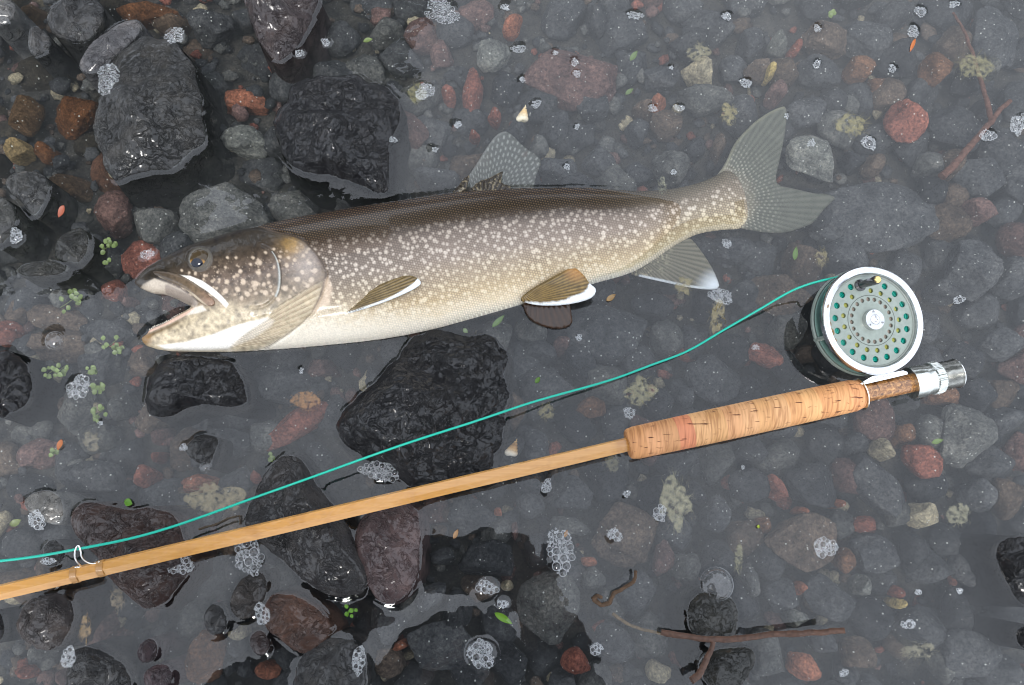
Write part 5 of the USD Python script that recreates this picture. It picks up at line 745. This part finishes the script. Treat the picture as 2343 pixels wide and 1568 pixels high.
ALG = [(1465, 897, 44, 42, .000, (0.23, 0.205, 0.12), 'tan'), (1548, 1150, 46, 82, -.005, (0.26, 0.235, 0.15), 'pale tan'), (1640, 725, 22, 52, .001, (0.25, 0.20, 0.10), 'tan'), (1565, 655, 24, 26, -.003, (0.22, 0.18, 0.09), 'olive tan'), (1880, 590, 18, 26, -.006, (0.24, 0.20, 0.11), 'tan'), (1600, 120, 34, 26, -.014, (0.20, 0.175, 0.11), 'fuzzy tan'), (2230, 150, 56, 40, -.012, (0.17, 0.15, 0.08), 'olive fuzzy'), (700, 918, 44, 26, -.012, (0.30, 0.15, 0.06), 'orange'), (485, 1140, 74, 44, -.010, (0.24, 0.195, 0.115), 'tan'), (1690, 1280, 12, 36, -.008, (0.22, 0.20, 0.12), 'olive tan'), (2190, 1180, 34, 30, -.012, (0.24, 0.22, 0.15), 'pale'), (1515, 432, 12, 28, -.004, (0.20, 0.19, 0.13), 'grey'), (1668, 262, 22, 30, -.014, (0.24, 0.20, 0.10), 'yellowish'), (1950, 285, 44, 34, -.018, (0.20, 0.17, 0.08), 'yellowish'), (955, 215, 24, 30, -.012, (0.20, 0.18, 0.10), 'tan'), (1400, 1060, 20, 26, -.012, (0.20, 0.18, 0.12), 'tan'), (210, 1010, 26, 26, -.012, (0.20, 0.17, 0.12), 'tan'), (1250, 940, 20, 24, -.012, (0.20, 0.17, 0.09), 'tan'), (2100, 1490, 50, 30, -.018, (0.18, 0.16, 0.11), 'tan'), (270, 1370, 18, 40, -.006, (0.22, 0.17, 0.11), 'tan'), (195, 1440, 14, 40, -.001, (0.33, 0.22, 0.11), 'tan')]
al = label_all([(x, y, d) for x, y, rx, ry, z, c, d in ALG], 'tuft of slimy algae')
for k, (x, y, rx, ry, z, c, d) in enumerate(ALG):
    g = np.random.default_rng(2700 + k); t = thing('algae_tuft', al[k], 'algae'); o = [(x + rx * q * math.cos(a), y + ry * q * math.sin(a)) for a, q in zip(np.linspace(0, 6.283, 26)[:-1], ndimage.gaussian_filter1d(g.uniform(0.3, 1.15, 25), 0.8, mode='wrap'))]
    ax_, ay_, ah_, af_, ab_ = inflate(smooth_poly(o, rounds=1), 2.2); n_ = meshkit.fbm(np.stack([ax_ / 9, ay_ / 9, np.full(len(ax_), k)], -1), 3, 60 + k); w_ = P(ax_, ay_, z - 0.004); hz = 0.16 * ah_ * MM * (0.4 + 1.3 * n_); tv = w_ + np.stack([0 * hz, 0 * hz, hz], -1); bv = w_ - np.stack([0 * hz, 0 * hz, 0.3 * hz], -1); v, f, s_ = closed_sheet(tv, bv, af_, ab_)
    obj('slime_sheet', tm(v, f), 'algae', t, smooth=True, col=np.clip((np.array(c) * 0.72 * (0.6 + 0.8 * n_)[:, None])[s_], 0.01, 0.7))
    fs = []
    for q in range(46):
        a = g.uniform(0, 6.283); r0, r1 = g.uniform(0.1, 0.7), g.uniform(0.7, 1.15); b = a + g.normal() * 0.35
        fs.append(tube(spline([P(x + rx * r0 * math.cos(a), y + ry * r0 * math.sin(a), z - 0.003), P(x + rx * 0.5 * (r0 + r1) * math.cos((a + b) / 2) + g.normal() * 2, y + ry * 0.5 * (r0 + r1) * math.sin((a + b) / 2), z + g.uniform(-0.004, 0.002)), P(x + rx * r1 * math.cos(b), y + ry * r1 * math.sin(b), z - g.uniform(0.002, 0.009))], 7), np.linspace(0.00025, 0.00007, 7), 4))
    tag(obj('filaments', cat_mesh(fs), 'algae', t, smooth=True, tint=np.array(c) * 0.6), kind='stuff')

# ------------------------------------------------------------------ the bank's trees and the photographer, seen mirrored in the water
def tree(name, label, x, y, h, rad, seed, base):
    g = np.random.default_rng(seed); t = thing(name, label, 'tree'); z0 = float(bed_z(np.array([x]), np.array([y]))[0]) - 0.1
    obj('trunk', tube(spline([[x, y, z0], [x + g.normal() * 0.1, y, z0 + h * 0.4], [x + g.normal() * 0.2, y + 0.1, z0 + h * 0.92]], 14), np.linspace(0.035 * h, 0.006 * h, 14), 10), 'bark', t, smooth=True, tint=(0.05, 0.038, 0.028))
    n = 9000; u = g.normal(size=(n, 3)); u /= np.linalg.norm(u, axis=1, keepdims=True); r = g.random(n) ** 0.45; zt = 0.5 + 0.5 * u[:, 2] * r
    c = np.stack([x + u[:, 0] * r * rad * (1.15 - 0.6 * zt), y + u[:, 1] * r * rad * (1.15 - 0.6 * zt), z0 + h * (0.22 + 0.80 * zt)], 1); c += 0.25 * rad * (np.stack([meshkit.noise(c * 0.9 + 10 * k, seed + k) for k in range(3)], -1) - 0.5)
    d1 = g.normal(size=(n, 3)); d1 /= np.linalg.norm(d1, axis=1, keepdims=True); d2 = np.cross(d1, g.normal(size=(n, 3))); d2 /= np.linalg.norm(d2, axis=1, keepdims=True); s = g.uniform(0.06, 0.15, n)[:, None] * (h / 6)
    v = np.stack([c - d1 * s, c + d2 * s * 0.5, c + d1 * s, c - d2 * s * 0.5], 1).reshape(-1, 3); k = np.arange(n) * 4; f = np.vstack([np.stack([k, k + 1, k + 2], 1), np.stack([k, k + 2, k + 3], 1)])
    obj('crown', tm(v, f), 'leaf', t, smooth=False, col=np.repeat(np.array(base) * g.uniform(0.5, 1.4, (n, 1)), 4, 0))
TREES = [(-2.6, 4.6, 7.6, 1.9, 'tallest broad tree on the bank mirrored in the upper left water'), (-4.6, 3.6, 7.8, 2.0, 'broad tree on the bank left of the tallest one'), (0.2, 6.6, 5.8, 1.8, 'lower tree on the bank right of the tallest one'), (3.2, 6.4, 4.6, 1.8, 'tree on the bank second right of the tallest one'), (6.0, 5.0, 4.3, 1.9, 'tree on the bank third right of the tallest one'), (-6.6, 1.4, 6.2, 2.0, 'tree at the left end of the bank')]
for k, (x, y, h, r, lab) in enumerate(TREES): tree('bank_tree', lab, x, y, h, r, 70 + k, (0.035, 0.05, 0.018))
ph = thing('phone', 'dark phone held flat over the water by the photographer', 'phone')
pm = frame(np.array([-0.066, CAM[1] - 0.030, CAM[2] + 0.020]), -FWD, (1, 0, 0)); bxm = m3.Manifold.hull(m3.Manifold.compose([m3.Manifold.sphere(0.004, 16).translate((sx * 0.073, sy * 0.034, 0)) for sx in (-1, 1) for sy in (-1, 1)])); mm_ = bxm.to_mesh(); obj('phone_body', moved(tm(mm_.vert_properties[:, :3], mm_.tri_verts), pm), 'black_gloss', ph, smooth=40, tint=(0.01, 0.01, 0.011))
person = thing('person', 'person in a dark jacket crouching over the water and holding the phone', 'person')
def limb(a, ra, b, rb): return m3.Manifold.hull(m3.Manifold.sphere(ra, 20).translate(tuple(a)) + m3.Manifold.sphere(rb, 20).translate(tuple(b)))
J = dict(pel=(-0.10, -0.95, 0.36), che=(-0.12, -0.62, 0.66), nek=(-0.11, -0.50, 0.82), sl=(-0.30, -0.60, 0.70), sr=(0.06, -0.60, 0.70), el=(-0.36, -0.36, 0.50), er=(0.08, -0.38, 0.50), hl=(-0.165, -0.20, 0.565), hr=(0.035, -0.215, 0.575), kl=(-0.30, -0.52, 0.42), kr=(0.12, -0.55, 0.42), al=(-0.28, -0.85, 0.04), ar=(0.10, -0.88, 0.04), tl=(-0.28, -0.68, 0.0), tr=(0.11, -0.70, 0.0))
body = limb(J['pel'], .16, J['che'], .15) + limb(J['che'], .14, J['nek'], .065) + limb(J['sl'], .075, J['sr'], .075) + limb(J['sl'], .07, J['el'], .05) + limb(J['sr'], .07, J['er'], .05) + limb(J['el'], .048, J['hl'], .03) + limb(J['er'], .048, J['hr'], .03) + limb(J['pel'], .12, J['kl'], .075) + limb(J['pel'], .12, J['kr'], .075) + limb(J['kl'], .07, J['al'], .045) + limb(J['kr'], .07, J['ar'], .045) + limb(J['al'], .045, J['tl'], .04) + limb(J['ar'], .045, J['tr'], .04)
head = m3.Manifold.sphere(0.1, 32).scale((0.78, 0.95, 1.15)).translate((-0.10, -0.43, 0.93)); body = body + head + limb(J['nek'], .055, (-0.10, -0.45, 0.88), .055) + m3.Manifold.sphere(0.018, 12).translate((-0.10, -0.335, 0.92))
for hx_, sgn in (('hl', 1), ('hr', -1)):
    h0 = np.array(J[hx_]); body = body + limb(h0, .026, h0 + [sgn * 0.02, 0.045, 0.004], .018)
    for q in range(4): a = h0 + [sgn * 0.012, 0.01 + 0.017 * q, 0.006]; body = body + limb(a, .009, a + [sgn * 0.035, 0.004, 0.012], .007)
    body = body + limb(h0, .011, h0 + [sgn * 0.045, -0.012, 0.0], .008)
bm = body.refine_to_length(0.02).to_mesh(); bt = trimesh.Trimesh(bm.vert_properties[:, :3], bm.tri_verts); trimesh.smoothing.filter_taubin(bt, iterations=12); bv_ = np.array(bt.vertices)
skin = (np.minimum(np.linalg.norm(bv_ - J['hl'], axis=1), np.linalg.norm(bv_ - J['hr'], axis=1)) < 0.085) | (bv_[:, 2] > 0.86)
obj('body', tm(bv_, bt.faces), 'cloth', person, smooth=True, col=np.where(skin[:, None], (0.30, 0.19, 0.14), (0.020, 0.022, 0.026)))
hat = m3.Manifold.sphere(0.106, 32).scale((0.82, 0.98, 1.05)).translate((-0.10, -0.445, 0.955)) - m3.Manifold.cube((0.4, 0.4, 0.3), True).translate((-0.10, -0.40, 0.80)); brim = m3.Manifold.cylinder(0.006, 0.145, 0.150, 40).translate((-0.10, -0.43, 0.947)); hm = (hat + brim).to_mesh(); obj('hat', tm(hm.vert_properties[:, :3], hm.tri_verts), 'cloth', person, smooth=40, tint=(0.03, 0.028, 0.022))

# ------------------------------------------------------------------ the water, rising a little where something breaks it
step = 0.0011
dx = np.arange(-0.462, 0.4621, step); dy = np.arange(-0.300, 0.3601, step)
wx = np.r_[-60, -20, -8, -3, -1.2, -0.7, -0.5, dx, 0.5, 0.7, 1.2, 3, 8, 20, 60]; wy = np.r_[-60, -20, -8, -3, -1.2, -0.7, -0.4, dy, 0.45, 0.7, 1.2, 1.8, 2.6, 4, 8, 20, 60]
DX, DY = np.meshgrid(dx, dy); fine = {'rock': np.zeros(DX.shape, bool), 'soft': np.zeros(DX.shape, bool)}
for pg, kind in WATER_MASK:
    q = Polygon(pg).buffer(0)
    if q.is_empty: continue
    x0, y0, x1, y1 = q.bounds; i0, i1, j0, j1 = np.searchsorted(dy, y0), np.searchsorted(dy, y1), np.searchsorted(dx, x0), np.searchsorted(dx, x1)
    if i1 > i0 and j1 > j0: fine['soft' if kind in ('foam', 'rod') else 'rock'][i0:i1, j0:j1] |= shapely.contains_xy(q, DX[i0:i1, j0:j1], DY[i0:i1, j0:j1])
dz = np.zeros(DX.shape)
for kind, a, l in (('rock', 0.0014, 0.0018), ('soft', 0.0010, 0.0015)):
    d = ndimage.distance_transform_edt(~fine[kind]) * step; di = ndimage.distance_transform_edt(fine[kind]) * step
    m_ = np.where(fine[kind], a - (0.35 * di if kind == 'rock' else 0), a * np.exp(-d / l)); dz = np.where(np.abs(m_) > np.abs(dz), m_, dz)
dz = ndimage.gaussian_filter(np.maximum(dz, -0.003), 1.1)
pw = np.stack([DX, DY, 0 * DX], -1)
dz += 0.00040 * (meshkit.fbm(pw * 26, 2, 90) - 0.5) + 0.00007 * (meshkit.fbm(pw * [95, 130, 1], 2, 91) - 0.5)
edge = np.minimum(np.minimum(DX - dx[0], dx[-1] - DX), np.minimum(DY - dy[0], dy[-1] - DY)); dz *= smoothstep(0, 0.02, edge)
Xw, Yw = np.meshgrid(wx, wy); Zw = np.zeros(Xw.shape); i0, j0 = np.searchsorted(wy, dy[0]), np.searchsorted(wx, dx[0]); Zw[i0:i0 + len(dy), j0:j0 + len(dx)] = dz
nW, nH = len(wx), len(wy); vt = np.stack([Xw, Yw, Zw], -1).reshape(-1, 3); ft_ = grid_faces(nW, nH)
ring = np.r_[np.arange(nW), nW * np.arange(1, nH) + nW - 1, (nH - 1) * nW + np.arange(nW - 2, -1, -1), nW * np.arange(nH - 2, 0, -1)]
vb = vt[ring].copy(); vb[:, 2] = -3.0; nb0 = len(vt); k = np.arange(len(ring)); k2 = (k + 1) % len(ring)
side = np.vstack([np.stack([ring[k], nb0 + k, nb0 + k2], 1), np.stack([ring[k], nb0 + k2, ring[k2]], 1)]); cen = nb0 + len(ring); bot = np.stack([np.full(len(ring), cen), nb0 + k2, nb0 + k], 1)
wm = tm(np.vstack([vt, vb, [[0, 0, -3.0]]]), np.vstack([ft_, side, bot]))
tag(obj('water', wm, 'water', smooth=40), 'clear shallow water covering the stony bed', 'water', kind='structure')
